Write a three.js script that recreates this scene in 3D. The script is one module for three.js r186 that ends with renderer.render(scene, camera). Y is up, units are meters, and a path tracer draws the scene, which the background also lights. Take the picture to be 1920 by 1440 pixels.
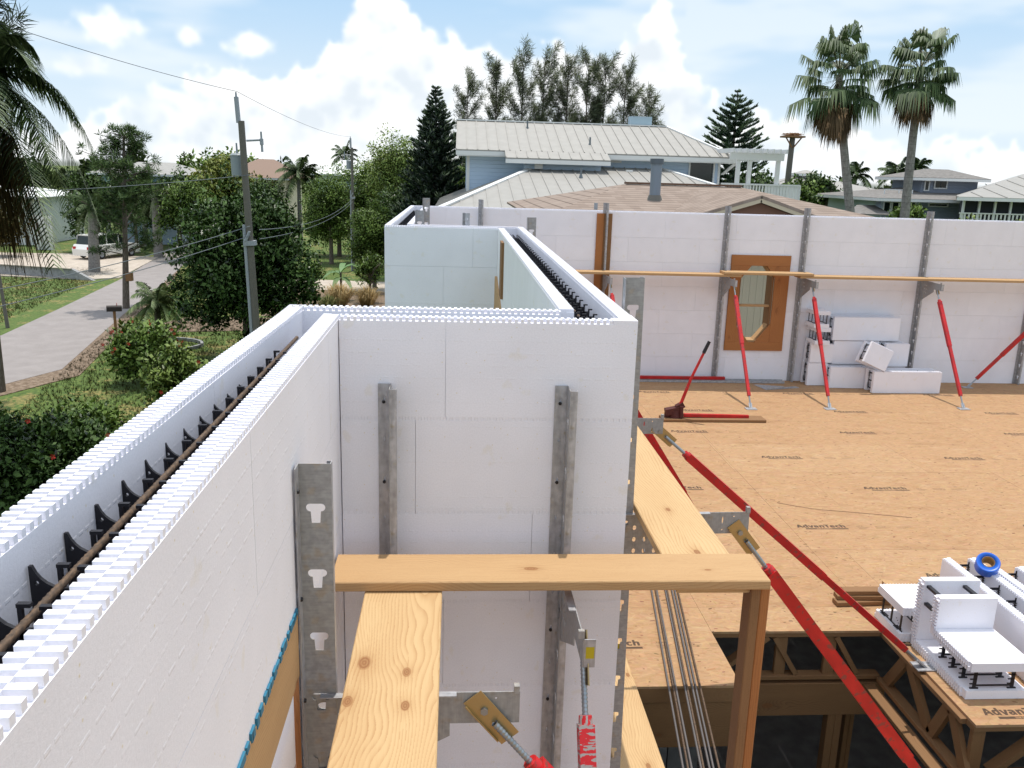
import * as THREE from 'three';
import { mergeGeometries } from 'three/addons/utils/BufferGeometryUtils.js';
import { createNoise2D, createNoise3D } from 'simplex-noise';

// ---------------------------------------------------------------- camera, sky, sun, exposure
const W = 1024, HGT = 768;
const scene = new THREE.Scene();
const camera = new THREE.PerspectiveCamera(48.16, W / HGT, 0.05, 3000);
camera.position.set(0, 3.4218, 0);
camera.rotation.set(-0.2402, -0.0704, 0.0286, 'YXZ');
const renderer = new THREE.WebGLRenderer({ antialias: true });
renderer.setSize(W, HGT);
renderer.toneMapping = THREE.LinearToneMapping;
renderer.toneMappingExposure = 1.22;
renderer.shadowMap.enabled = true;

function rng(seed) { let a = seed >>> 0; return () => { a |= 0; a = a + 0x6D2B79F5 | 0; let t = Math.imul(a ^ a >>> 15, 1 | a); t = t + Math.imul(t ^ t >>> 7, 61 | t) ^ t; return ((t ^ t >>> 14) >>> 0) / 4294967296; }; }
const n2 = createNoise2D(rng(11)), n3 = createNoise3D(rng(12));
const clamp = (x, a = 0, b = 1) => Math.min(b, Math.max(a, x));
const sstep = (a, b, x) => { const t = clamp((x - a) / (b - a)); return t * t * (3 - 2 * t); };
const lerp = (a, b, t) => a + (b - a) * t;
function fbm3(x, y, z, oct) { let s = 0, a = 0.5, f = 1; for (let i = 0; i < oct; i++) { s += a * n3(x * f, y * f, z * f); a *= 0.5; f *= 2.03; } return s; }
function fbm2(x, y, oct) { let s = 0, a = 0.5, f = 1; for (let i = 0; i < oct; i++) { s += a * n2(x * f, y * f); a *= 0.5; f *= 2.03; } return s; }

const SUN = new THREE.Vector3(0.055, 1, -0.2).normalize();
{ // blue summer sky with a bank of cumulus, puffs and thin high cloud, by direction
  const w = 2048, h = 1024, data = new Float32Array(w * h * 4);
  // top of the cumulus bank: azimuth in degrees (0 = -z, positive to the right), elevation in degrees
  const bank = [[-180, 3], [-150, 5], [-120, 4], [-90, 5], [-60, 3], [-40, 2], [-26.2, 1.4], [-21.7, 2.2], [-19.8, 3.8], [-18.8, 4.5], [-16.8, 4.6], [-15.6, 5.6], [-12.5, 5.3], [-10.2, 5.4], [-8.6, 6.4], [-7.1, 8.2], [-6.5, 9.8], [-5.5, 10.6], [-3.9, 10.4], [-2.6, 9.0], [-2.2, 8.2], [-0.9, 7.9], [-0.3, 8.4], [0.4, 7.8], [1.9, 7.6], [4.3, 7.3], [6.4, 7.7], [7.5, 6.8], [9.6, 6.4], [10.3, 8.0], [11.3, 9.1], [12.4, 10.6], [13.2, 9.9], [13.5, 8.2], [14.3, 6.6], [15.7, 5.4], [21, 3.6], [33, 2.0], [45, 4], [70, 4], [100, 5], [140, 4], [180, 3]];
  const topAt = (az) => { for (let i = 1; i < bank.length; i++) if (az <= bank[i][0]) { const t = (az - bank[i - 1][0]) / (bank[i][0] - bank[i - 1][0]); return lerp(bank[i - 1][1], bank[i][1], t); } return 3; };
  const puffs = [[-20.2, 7.3, 1.9, 1.25], [-15.9, 7.1, 1.2, 0.85], [-12.6, 7.0, 1.6, 0.85], [-21.8, 5.3, 1.4, 1.0], [-34, 9, 2.4, 1.5]];
  for (let j = 0; j < h; j++) {
    const el = ((j + 0.5) / h - 0.5) * Math.PI, ed = el * 180 / Math.PI;
    for (let i = 0; i < w; i++) {
      const phi = ((i + 0.5) / w - 0.5) * 2 * Math.PI, k = (j * w + i) * 4;
      const dx = Math.cos(el) * Math.cos(phi), dz = Math.cos(el) * Math.sin(phi), dy = Math.sin(el);
      if (ed < -2) { data[k] = 0.30; data[k + 1] = 0.33; data[k + 2] = 0.30; data[k + 3] = 1; continue; }
      const az = Math.atan2(dx, -dz) * 180 / Math.PI, e = Math.max(ed, 0);
      // clear air
      const t1 = sstep(-1, 14, e), t2 = sstep(10, 60, e);
      let r = lerp(0.68, 0.36, t1), g = lerp(0.77, 0.56, t1), b = lerp(0.83, 0.78, t1);
      r = lerp(r, 0.27, t2); g = lerp(g, 0.42, t2); b = lerp(b, 0.70, t2);
      // thin high cloud, drawn out sideways
      const ci = fbm3(dx * 2.2, dy * 13, dz * 2.2, 5) + 0.25 * fbm3(dx * 7, dy * 30, dz * 7, 3);
      const cir = sstep(-0.12, 0.42, ci + (az > 14 && az < 75 ? 0.16 : 0) ) * 0.66;
      r = lerp(r, 0.76, cir); g = lerp(g, 0.82, cir); b = lerp(b, 0.86, cir);
      // cumulus
      const bil = (1 - Math.abs(n3(dx * 26, dy * 26, dz * 26))) * 0.6 + (1 - Math.abs(n3(dx * 60, dy * 60, dz * 60))) * 0.28 + (1 - Math.abs(n3(dx * 140, dy * 140, dz * 140))) * 0.14;
      const soft = fbm3(dx * 11 + 5, dy * 16, dz * 11, 4);
      let d = sstep(-0.1, 0.55, topAt(az) + (bil - 0.66) * 1.9 + soft * 0.8 - e);
      d *= lerp(1, sstep(-0.35, 0.30, soft * 0.9 + 0.24), sstep(-11, -21, az) * 0.55 + sstep(13.8, 16, az) * 0.75);
      for (const [pa, pe, ra, re] of puffs) {
        const q = Math.hypot((az - pa) / ra, (e - pe) / (e > pe ? re : re * 0.75));
        if (q < 1.8) d = Math.max(d, sstep(0.25, -0.42, q - 0.78 - (bil - 0.62) * 0.9 - soft * 0.6) * 0.92);
      }
      if (e > 12.5) d = Math.max(d, sstep(12.5, 17, e) * sstep(-0.18, 0.22, fbm3(dx * 3.1 + 3, dy * 5, dz * 3.1, 5) + 0.05) * 0.92);   // broken cumulus overhead
      const edge = sstep(3.2, 0.2, topAt(az) - e), lit = clamp(0.70 + 0.20 * bil + 0.26 * soft + 0.08 * edge, 0.72, 0.96);
      const sh = 1 - Math.min(1, lit), cr = lit - sh * 0.16, cg = lit + sh * 0.06, cb = lit + sh * 0.26;
      r = lerp(r, cr, d); g = lerp(g, cg, d); b = lerp(b, cb, d);
      data[k] = r; data[k + 1] = g; data[k + 2] = b; data[k + 3] = 1;
    }
  }
  const t = new THREE.DataTexture(data, w, h, THREE.RGBAFormat, THREE.FloatType);
  t.mapping = THREE.EquirectangularReflectionMapping; t.magFilter = THREE.LinearFilter; t.minFilter = THREE.LinearFilter; t.needsUpdate = true;
  scene.background = t; scene.environment = t;
}
const sun = new THREE.DirectionalLight(new THREE.Color(1, 0.955, 0.88), 2.9);
sun.position.copy(SUN).multiplyScalar(80).add(new THREE.Vector3(0, 0, -20)); sun.target.position.set(0, 0, -20);
sun.castShadow = true; sun.shadow.mapSize.set(4096, 4096);
Object.assign(sun.shadow.camera, { left: -70, right: 70, top: 70, bottom: -70, near: 1, far: 200 });
scene.add(sun, sun.target);

// ---------------------------------------------------------------- helpers
const used = new Map();
function numbered(name) { const n = used.get(name) ?? 0; used.set(name, n + 1); return n ? `${name}_${String(n).padStart(3, '0')}` : name; }
const V = (x, y, z) => new THREE.Vector3(x, y, z);
function mark(o, label, category, group) { o.userData = { label, category }; if (group) o.userData.group = group; return o; }
function thing(name, label, category, pos = [0, 0, 0], turn = 0, group) {
  const o = new THREE.Group(); o.name = numbered(name); o.position.set(...pos); o.rotation.y = turn; scene.add(o); return mark(o, label, category, group);
}
function structure(name, pos = [0, 0, 0]) { const o = new THREE.Group(); o.name = numbered(name); o.position.set(...pos); o.userData.kind = 'structure'; scene.add(o); return o; }
function mesh(name, geo, mat, parent) {
  if (Array.isArray(geo)) geo = merge(geo);
  const m = new THREE.Mesh(geo, mat); m.name = parent && parent !== scene ? name : numbered(name); m.castShadow = m.receiveShadow = true;
  (parent ?? scene).add(m); return m;
}
function copyOf(root, pos, turn, label, group) {
  const r = root.clone(); r.name = numbered(root.name.replace(/_\d+$/, '')); r.position.set(...pos); if (turn !== undefined) r.rotation.y = turn;
  r.userData = { ...root.userData }; if (label) r.userData.label = label; if (group) r.userData.group = group; scene.add(r); return r;
}
function clean(g) { let o = g.index ? g.toNonIndexed() : g; for (const k of Object.keys(o.attributes)) if (!['position', 'normal', 'uv', 'color'].includes(k)) o.deleteAttribute(k); return o; }
function merge(list) {
  const a = list.flat(9).map(clean), col = a.some((g) => g.attributes.color);
  for (const g of a) { if (!g.attributes.uv) g.setAttribute('uv', new THREE.BufferAttribute(new Float32Array(g.attributes.position.count * 2), 2)); if (col && !g.attributes.color) g.setAttribute('color', new THREE.BufferAttribute(new Float32Array(g.attributes.position.count * 3).fill(1), 3)); }
  return mergeGeometries(a, false);
}
let uvShift = 0;
// uv in metres, u along the grain axis
function metric(g, grain = 'x', su = 0, sv = 0) {
  const p = g.attributes.position, n = g.attributes.normal, uv = new Float32Array(p.count * 2);
  for (let i = 0; i < p.count; i++) {
    const c = { x: p.getX(i), y: p.getY(i), z: p.getZ(i) }, ax = Math.abs(n.getX(i)), ay = Math.abs(n.getY(i)), az = Math.abs(n.getZ(i));
    const flat = ax > ay && ax > az ? 'x' : ay > az ? 'y' : 'z', rest = ['x', 'y', 'z'].filter((k) => k !== flat);
    const u = rest.includes(grain) ? grain : rest[0], v = rest.find((k) => k !== u);
    uv[2 * i] = c[u] + su; uv[2 * i + 1] = c[v] + sv;
  }
  g.setAttribute('uv', new THREE.BufferAttribute(uv, 2)); return g;
}
function B(x0, x1, y0, y1, z0, z1, grain = 'x', su = 0, sv = 0) {
  const g = new THREE.BoxGeometry(Math.abs(x1 - x0), Math.abs(y1 - y0), Math.abs(z1 - z0)); g.translate((x0 + x1) / 2, (y0 + y1) / 2, (z0 + z1) / 2); return metric(g, grain, su, sv);
}
// box with small chamfers on the edges that run along its longest axis
function board(x0, x1, y0, y1, z0, z1, grain, su = 0, sv = 0, c = 0.004) {
  const L = { x: [x0, x1], y: [y0, y1], z: [z0, z1] }, o = ['x', 'y', 'z'].filter((k) => k !== grain);
  const [a, b] = [L[o[0]], L[o[1]]], sh = new THREE.Shape();
  const A0 = Math.min(...a), A1 = Math.max(...a), B0 = Math.min(...b), B1 = Math.max(...b), l0 = Math.min(...L[grain]), l1 = Math.max(...L[grain]);
  sh.moveTo(A0 + c, B0); sh.lineTo(A1 - c, B0); sh.lineTo(A1, B0 + c); sh.lineTo(A1, B1 - c); sh.lineTo(A1 - c, B1); sh.lineTo(A0 + c, B1); sh.lineTo(A0, B1 - c); sh.lineTo(A0, B0 + c); sh.closePath();
  let g = clean(new THREE.ExtrudeGeometry(sh, { depth: l1 - l0, bevelEnabled: false }));
  const p = g.attributes.position;
  for (let i = 0; i < p.count; i++) { const q = {}; q[o[0]] = p.getX(i); q[o[1]] = p.getY(i); q[grain] = p.getZ(i) + l0; p.setXYZ(i, q.x, q.y, q.z); }
  if (grain === 'y') { const ar = p.array; for (let i = 0; i < ar.length; i += 9) for (let k = 0; k < 3; k++) { const t = ar[i + 3 + k]; ar[i + 3 + k] = ar[i + 6 + k]; ar[i + 6 + k] = t; } }
  g.deleteAttribute('normal'); g.computeVertexNormals(); return metric(g, grain, su, sv);
}
const _m = new THREE.Matrix4();
function basis(p0, p1, up = V(0, 1, 0)) {
  const z = p1.clone().sub(p0).normalize(); let u = up.clone(); if (Math.abs(u.dot(z)) > 0.98) u = V(1, 0, 0);
  const x = u.clone().cross(z).normalize(), y = z.clone().cross(x); return new THREE.Matrix4().makeBasis(x, y, z).setPosition(p0);
}
// a bar of w x h section from p0 to p1
function bar(p0, p1, w, h, up, su = 0) { const l = p0.distanceTo(p1), g = B(-w / 2, w / 2, -h / 2, h / 2, 0, l, 'z', su, su * 0.37); g.applyMatrix4(basis(p0, p1, up)); return g; }
function rod(p0, p1, r0, r1 = r0, seg = 10) {
  const l = p0.distanceTo(p1), g = new THREE.CylinderGeometry(r1, r0, l, seg, 1); g.rotateX(Math.PI / 2); g.translate(0, 0, l / 2);
  const uv = g.attributes.uv; for (let i = 0; i < uv.count; i++) uv.setXY(i, uv.getX(i) * 6.28 * r0, uv.getY(i) * l);
  g.applyMatrix4(basis(p0, p1)); return g;
}
function quad(a, b, c, d) { const g = new THREE.BufferGeometry(); const p = [a, b, c, a, c, d].flatMap((v) => [v.x, v.y, v.z]); g.setAttribute('position', new THREE.Float32BufferAttribute(p, 3)); g.computeVertexNormals(); return g; }
// flat convex polygon given a thickness downwards along its normal
function slab(pts, t, uDir) {
  const nrm = V(0, 0, 0); for (let i = 1; i < pts.length - 1; i++) nrm.add(pts[i].clone().sub(pts[0]).cross(pts[i + 1].clone().sub(pts[0]))); nrm.normalize();
  const lo = pts.map((p) => p.clone().addScaledVector(nrm, -t)), pos = [], uv = [];
  const U = (uDir ?? pts[1].clone().sub(pts[0])).clone().normalize(), Vv = nrm.clone().cross(U);
  const add = (v) => { pos.push(v.x, v.y, v.z); uv.push(v.dot(U), v.dot(Vv)); };
  for (let i = 1; i < pts.length - 1; i++) { add(pts[0]); add(pts[i]); add(pts[i + 1]); add(lo[0]); add(lo[i + 1]); add(lo[i]); }
  for (let i = 0; i < pts.length; i++) { const j = (i + 1) % pts.length; add(pts[i]); add(lo[i]); add(lo[j]); add(pts[i]); add(lo[j]); add(pts[j]); }
  const g = new THREE.BufferGeometry(); g.setAttribute('position', new THREE.Float32BufferAttribute(pos, 3)); g.setAttribute('uv', new THREE.Float32BufferAttribute(uv, 2)); g.computeVertexNormals(); return g;
}
function extrude(sh, depth, curve = 6) { const g = clean(new THREE.ExtrudeGeometry(sh, { depth, bevelEnabled: false, curveSegments: curve })); return g; }
function poly(pts) { const s = new THREE.Shape(); pts.forEach(([x, y], i) => i ? s.lineTo(x, y) : s.moveTo(x, y)); s.closePath(); return s; }

// ---------------------------------------------------------------- textures
function tex(w, h, fn, srgb = true, rep = [1, 1]) {
  const d = new Uint8Array(w * h * 4);
  for (let j = 0; j < h; j++) for (let i = 0; i < w; i++) { const c = fn(i / w, j / h, i, j), k = (j * w + i) * 4; d[k] = clamp(c[0], 0, 255); d[k + 1] = clamp(c[1], 0, 255); d[k + 2] = clamp(c[2], 0, 255); d[k + 3] = 255; }
  const t = new THREE.DataTexture(d, w, h); t.wrapS = t.wrapT = THREE.RepeatWrapping; t.magFilter = THREE.LinearFilter; t.minFilter = THREE.LinearMipmapLinearFilter; t.generateMipmaps = true;
  if (srgb) t.colorSpace = THREE.SRGBColorSpace; t.repeat.set(...rep); t.needsUpdate = true; return t;
}
const g3 = (v) => [v, v, v];
// tiling noise on a torus-like wrap: blend of two shifted copies
function wrapN(x, y, fx, fy, oct = 3, s = 0) { // x,y in 0..1
  const a = fbm2(x * fx + s, y * fy + s, oct), b = fbm2((x - 1) * fx + s, y * fy + s, oct), c = fbm2(x * fx + s, (y - 1) * fy + s, oct), d = fbm2((x - 1) * fx + s, (y - 1) * fy + s, oct);
  const tx = sstep(0.75, 1, x), ty = sstep(0.75, 1, y); return lerp(lerp(a, b, tx), lerp(c, d, tx), ty);
}
// sawn pine: grain along u; covers 2.4 m x 0.6 m
function pineTex(seed, light, dark, knots, ringN = 26, extra = []) {
  const r = rng(seed), ks = extra.map(([a, b, c]) => [((a / 2.4) % 1 + 1) % 1, ((b / 0.6) % 1 + 1) % 1, c, r() * 6]); for (let i = 0; i < knots; i++) ks.push([r(), r(), 0.010 + r() * 0.014, r() * 6]);
  return tex(1024, 384, (u, v) => {
    const X = u * 2.4, Y = v * 0.6; let off = 0, kn = 0, halo = 0;
    for (const [ku, kv, kr, ph] of ks) {
      let dx = X - ku * 2.4, dy = Y - kv * 0.6; if (dx > 1.2) dx -= 2.4; if (dx < -1.2) dx += 2.4; if (dy > 0.3) dy -= 0.6; if (dy < -0.3) dy += 0.6;
      const q = Math.hypot(dx / 1.9, dy) / kr; off += Math.sign(dy || 1) * 0.5 * kr * Math.exp(-q * q / 9); if (q < 1.25) kn = Math.max(kn, sstep(1.2, 0.8, q) * (0.75 + 0.25 * Math.sin(q * 14 + ph))); halo = Math.max(halo, Math.exp(-q * q / 4));
    }
    const w = wrapN(u, v, 4, 2, 2, seed) * 0.045 + wrapN(u, v, 1.4, 1, 1, seed + 7) * 0.16;
    const ring = (Y + off * 1.4 + w * 0.9) * ringN * 4; const f = ring - Math.floor(ring), late = Math.pow(f, 3.2) * (0.55 + 0.45 * wrapN(u, v, 6, 40, 2, seed + 3));
    const fib = wrapN(u, v, 20, 160, 2, seed + 9) * 0.10, blot = wrapN(u, v, 2.5, 3, 3, seed + 5) * 0.14;
    const t = clamp(late * 0.85 + 0.05 + fib + blot + halo * 0.35); const c = [0, 1, 2].map((k) => lerp(light[k], dark[k], t));
    const kc = [132, 84, 44]; return c.map((q, k) => lerp(q, kc[k], kn * 0.85));
  });
}
const M = {};
const std = (o) => new THREE.MeshStandardMaterial({ roughness: 0.8, metalness: 0, ...o });
function rep(t, sx, sy) { const c = t.clone(); c.repeat.set(sx, sy); c.needsUpdate = true; return c; }
{
  const KN1 = [[-2.465 + 0.3, -0.272 + 0.02, 0.020], [-2.41 + 0.3, -0.135 + 0.02, 0.013], [-2.235 + 0.3, -0.13 + 0.02, 0.013], [-2.26 + 0.3, -0.30 + 0.02, 0.014], [-3.75 + 1.1, 1.02 + 0.33, 0.011], [-3.28 + 1.1, 1.03 + 0.33, 0.013]], KN2 = [[0.308 + 0.2, -3.045 + 0.18, 0.014], [1.0 + 0.2, -3.03 + 0.18, 0.007]];
  const pA = pineTex(3, [200, 168, 122], [160, 116, 70], 3, 17, KN1), pB = pineTex(8, [188, 152, 108], [152, 112, 70], 2, 24, KN2), pC = pineTex(21, [140, 104, 68], [102, 70, 42], 4, 30);
  const k = [1 / 2.4, 1 / 0.6];
  M.pine = std({ map: rep(pA, ...k), roughness: 0.72, bumpMap: rep(pA, ...k), bumpScale: 0.0012 });
  M.pine2 = std({ map: rep(pB, ...k), roughness: 0.75, bumpMap: rep(pB, ...k), bumpScale: 0.001 });
  M.stud = std({ map: rep(pC, ...k), roughness: 0.8, bumpMap: rep(pC, ...k), bumpScale: 0.001 });
  const pD = pineTex(33, [170, 112, 62], [128, 76, 38], 6, 22);
  M.buck = std({ map: rep(pD, ...k), roughness: 0.75 });
  // expanded polystyrene: bead grain, shallow moulded ridges
  const foamB = tex(1024, 1024, (u, v, i, j) => {
    const bead = 110 + 10 * n2(i * 0.31, j * 0.31) + 5 * n2(i * 0.09, j * 0.09); let r = bead;
    const row = Math.floor(v * 16), fv = v * 16 - row; const hsh = Math.abs(Math.sin(row * 12.9898) * 43758.5453) % 1;
    if (hsh > 0.25 && fv > 0.46 && fv < 0.58) { const dash = (u * (hsh > 0.6 ? 48 : 24) + hsh * 3) % 1; if (dash < 0.62) r += 110 * (0.5 + 0.5 * n2(u * 9, row)); }
    if (u * 24 % 1 < 0.06) r -= 10;
    return g3(r);
  }, false);
  const foamC = tex(512, 512, (u, v, i, j) => { const q = 240 + 4 * wrapN(u, v, 4, 4, 3, 2) + 5 * n2(i * 0.4, j * 0.4); const sp = n2(i * 0.83 + 40, j * 0.83) * n2(i * 0.21, j * 0.21 + 9) > 0.70 ? 46 : 0, st = sstep(0.42, 0.6, wrapN(u, v, 7, 7, 4, 31)) * 7 + sp; return [q - st * 0.4, q - st * 0.7, q + 2 - st * 1.6]; });
  M.foam = std({ color: 0xfcfbff, map: rep(foamC, 1 / 1.7, 1 / 1.7), bumpMap: rep(foamB, 1 / 1.22, 1 / 0.8128), bumpScale: 0.0016, roughness: 0.9 });
  M.foam2 = std({ color: 0xfaf9fd, map: rep(foamC, 1 / 1.3, 1 / 1.9), bumpMap: rep(foamB, 1 / 1.22, 1 / 0.8128), bumpScale: 0.0014, roughness: 0.92 });
  M.black = std({ color: 0x17151c, roughness: 0.5 });
  const galv = tex(512, 512, (u, v) => { const a = wrapN(u, v, 9, 9, 3, 4), b = wrapN(u, v, 3, 14, 3, 9), s = sstep(0.25, 0.6, wrapN(u, v, 5, 5, 4, 14)); const q = 170 + a * 24 + b * 26; return [q - s * 8, q - s * 14, q + 3 - s * 30]; });
  M.galv = std({ map: rep(galv, 2.2, 2.2), metalness: 0.35, roughness: 0.5 });
  const galvD = tex(512, 512, (u, v) => { const a = wrapN(u, v, 12, 12, 3, 44), s = sstep(0.15, 0.6, wrapN(u, v, 4, 4, 3, 54)) * 0.6; const q = 156 + a * 16 + 10 * wrapN(u, v, 40, 3, 2, 57); return [q + s * 6, q - s * 8, q - s * 26]; });
  M.galvDirty = std({ map: rep(galvD, 2.4, 2.4), metalness: 0.3, roughness: 0.55 });
  M.zinc = std({ color: 0xb39a6a, metalness: 0.6, roughness: 0.4 });
  M.steel = std({ color: 0x9aa0a6, metalness: 0.75, roughness: 0.35 });
  const redT = tex(512, 512, (u, v) => { const a = wrapN(u, v, 6, 6, 4, 71), c = sstep(0.30, 0.40, wrapN(u, v, 30, 8, 4, 73)) * 0.75; return [lerp(186 + a * 26, 120, c), lerp(22 + a * 14, 70, c), lerp(26 + a * 10, 60, c)]; });
  M.red = std({ map: rep(redT, 0.55, 1.3), roughness: 0.42 });
  const peel = tex(512, 512, (u, v) => { const c = sstep(0.02, 0.07, wrapN(u, v, 10, 6, 4, 91)); return [lerp(196, 158, c), lerp(26, 152, c), lerp(34, 148, c)]; });
  M.redPeel = std({ map: rep(peel, 4, 2), roughness: 0.55 });
  const rust = tex(256, 256, (u, v) => { const a = wrapN(u, v, 10, 10, 3, 61); return [98 + a * 50, 80 + a * 38, 64 + a * 26]; });
  M.rebar = std({ map: rep(rust, 4, 4), metalness: 0.3, roughness: 0.7 });
  M.rebarGrey = std({ color: 0x6f6a68, metalness: 0.5, roughness: 0.55 });
  M.yellow = std({ color: 0xb9a515, roughness: 0.6 });
  M.blue = std({ color: 0x1a5fc4, roughness: 0.35 });
  M.teal = std({ color: 0x1f6f8c, roughness: 0.6 });
  M.concrete = std({ map: rep(tex(512, 512, (u, v, i, j) => g3(150 + 22 * wrapN(u, v, 6, 6, 4, 15) + 12 * n2(i * 0.7, j * 0.7))), 0.5, 0.5), roughness: 0.95 });
}
// ---------------------------------------------------------------- insulating foam walls
const C = 0.4064, TOP = 7 * C, T = 0.065, GROUND = -3.4, PITCH = 0.0254, TH = 0.015;
function teeth(axis, a0, a1, t0, t1, y) {   // two rows of nubs, offset like a checkerboard
  const out = [], tm = (t0 + t1) / 2, k0 = Math.floor(a0 / PITCH), k1 = Math.ceil(a1 / PITCH);
  for (let i = k0; i <= k1; i++) for (const row of [0, 1]) {
    const q0 = i * PITCH + (row ? PITCH / 2 : 0), s = Math.max(q0, a0), e = Math.min(q0 + PITCH * 0.5, a1); if (e - s < 0.004) continue;
    const q = row ? [tm, t1 - 0.001] : [t0 + 0.001, tm];
    out.push(axis === 'x' ? B(s, e, y, y + TH, q[0], q[1], 'x') : B(q[0], q[1], y, y + TH, s, e, 'z'));
  }
  return out;
}
// one course piece: body, with the joint crenellated where detail is asked for
function foamPiece(axis, a0, a1, t0, t1, y0, y1, { top = false, detail = false, bend } = {}) {
  const g = detail ? 0.0007 : 0.0008, mk = (s, e, ya, yb, p = t0, q = t1) => axis === 'x' ? B(s, e, ya, yb, p, q, 'x') : B(p, q, ya, yb, s, e, 'z'), list = [];
  if (detail) {
    list.push(mk(a0 + g, a1 - g, y0 + TH, y1));
    const k0 = Math.floor(a0 / PITCH), k1 = Math.ceil(a1 / PITCH), tm = (t0 + t1) / 2;
    for (let i = k0; i <= k1; i++) for (const row of [0, 1]) {
      const q0 = i * PITCH + (row ? 0 : PITCH / 2), s = Math.max(q0 + 0.0006, a0 + g), e = Math.min(q0 + PITCH * 0.5 - 0.0006, a1 - g); if (e - s < 0.002) continue;
      const q = row ? [tm, t1] : [t0, tm]; list.push(mk(s, e, y0, y0 + TH, q[0], q[1]));
    }
    list.push(...teeth(axis, a0 + g, a1 - g, t0, t1, y1));
  } else {
    list.push(mk(a0 + g, a1 - g, y0 + g, top ? y1 : y1 - g)); if (top) list.push(...teeth(axis, a0 + g, a1 - g, t0, t1, y1));
  }
  const geo = merge(list);
  if (bend) { const p = geo.attributes.position; for (let i = 0; i < p.count; i++) { const [dx, dz] = bend(p.getX(i), p.getZ(i)); p.setX(i, p.getX(i) + dx); p.setZ(i, p.getZ(i) + dz); } geo.computeVertexNormals(); }
  return geo;
}
const rw = rng(77);
function foamForm(parent, axis, a0, a1, t0, t1, { len = 1.2192, shift = 0, holes = [], detail = false, bend, first = 0, split } = {}) {
  for (let c = first; c < 7; c++) {
    const cuts = new Set([a0, a1]); const off = (split ? split[c % split.length] : (c % 2 ? len / 2 : 0)) + shift;
    for (let s = a0 - len * 2 + off; s < a1; s += len) if (s > a0 + 0.06 && s < a1 - 0.06) cuts.add(s);
    const y0 = c * C, y1 = y0 + C; let list = [...cuts].sort((p, q) => p - q), segs = []; for (let i = 1; i < list.length; i++) segs.push([list[i - 1], list[i], y0, y1]);
    for (const [h0, h1, hy0, hy1] of holes) segs = segs.flatMap(([s, e, ya, yb]) => {
      if (e <= h0 || s >= h1 || yb <= hy0 || ya >= hy1) return [[s, e, ya, yb]];
      const r = []; if (s < h0) r.push([s, h0, ya, yb]); if (e > h1) r.push([h1, e, ya, yb]);
      const ms = Math.max(s, h0), me = Math.min(e, h1); if (ya < hy0) r.push([ms, me, ya, hy0]); if (yb > hy1) r.push([ms, me, hy1, yb]); return r;
    });
    for (const [s, e, ya, yb] of segs) {
      const top = c === 6 && yb > TOP - 0.001, j = (rw() - 0.5) * 0.0003;
      const geo = foamPiece(axis, s, e, t0, t1, ya, yb, { top, detail: detail && yb - ya > 0.3, bend });
      geo.translate(axis === 'z' ? j : 0, 0, axis === 'x' ? j : 0);
      mesh('foam_panel', geo, rw() < 0.5 ? M.foam : M.foam2, parent);
    }
  }
}
// black plastic web between the two foam faces; s runs across the cavity
function webGeo(w = 0.155) {
  const s = new THREE.Shape(); s.moveTo(0, -0.046); s.lineTo(0.005, -0.046); s.quadraticCurveTo(0.016, -0.078, 0.046, -0.084); s.lineTo(w, -0.082); s.lineTo(w, -0.104); s.lineTo(0.1, -0.112); s.quadraticCurveTo(0.04, -0.12, 0.03, -0.19); s.lineTo(0, -0.26); s.closePath();
  const hole = new THREE.Path(); hole.absellipse(0.011, -0.075, 0.0035, 0.004, 0, 6.283); s.holes.push(hole);
  const a = [extrude(s, 0.007, 5)];
  const prong = (x, top, d) => { a.push(B(x, x + 0.007, -0.10, top, 0, 0.007)); a.push(B(x - (d < 0 ? 0.012 : 0), x + 0.008 + (d > 0 ? 0.012 : 0), top - 0.004, top + 0.002, 0, 0.009)); };
  prong(0.044, -0.044, 1); prong(0.088, -0.048, -1); prong(0.126, -0.048, 1);
  a.push(B(0, w, -0.66, -0.63, 0, 0.007)); a.push(B(0, w, -0.40, -0.38, 0, 0.007)); a.push(B(0.03, 0.045, -0.63, -0.2, 0, 0.007), B(w - 0.05, w - 0.035, -0.63, -0.10, 0, 0.007));
  return merge(a);
}
const WEB = webGeo();
function webs(parent, axis, list, s0, y = TOP, flip = 1) {   // axis the wall runs along
  for (const a of list) { const m = mesh('plastic_web', WEB, M.black, parent); if (axis === 'z') m.position.set(s0, y, a); else { m.rotation.y = -Math.PI / 2; m.position.set(a, y, s0); } if (flip < 0) m.scale.x = -1; }
}
const range = (a, b, d) => { const r = []; for (let x = a; d > 0 ? x < b : x > b; x += d) r.push(x); return r; };
// deformed reinforcing bar with raised ribs
function rebarGeo(p0, p1, r, ribs = true) {
  const l = p0.distanceTo(p1), n = ribs ? Math.round(l / 0.0045) : 2, seg = 8, pos = [], uv = [], idx = [];
  for (let i = 0; i <= n; i++) { const k = ribs ? (i % 3 === 0 ? 1.13 : 0.97) : 1; for (let j = 0; j <= seg; j++) { const a = j / seg * 6.28319; pos.push(Math.cos(a) * r * k, Math.sin(a) * r * k, i / n * l); uv.push(j / seg * 0.1, i / n * l); } }
  for (let i = 0; i < n; i++) for (let j = 0; j < seg; j++) { const a = i * (seg + 1) + j, b = a + seg + 1; idx.push(a, a + 1, b, b, a + 1, b + 1); }
  const g = new THREE.BufferGeometry(); g.setAttribute('position', new THREE.Float32BufferAttribute(pos, 3)); g.setAttribute('uv', new THREE.Float32BufferAttribute(uv, 2)); g.setIndex(idx); g.computeVertexNormals(); g.applyMatrix4(basis(p0, p1)); return g;
}

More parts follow.
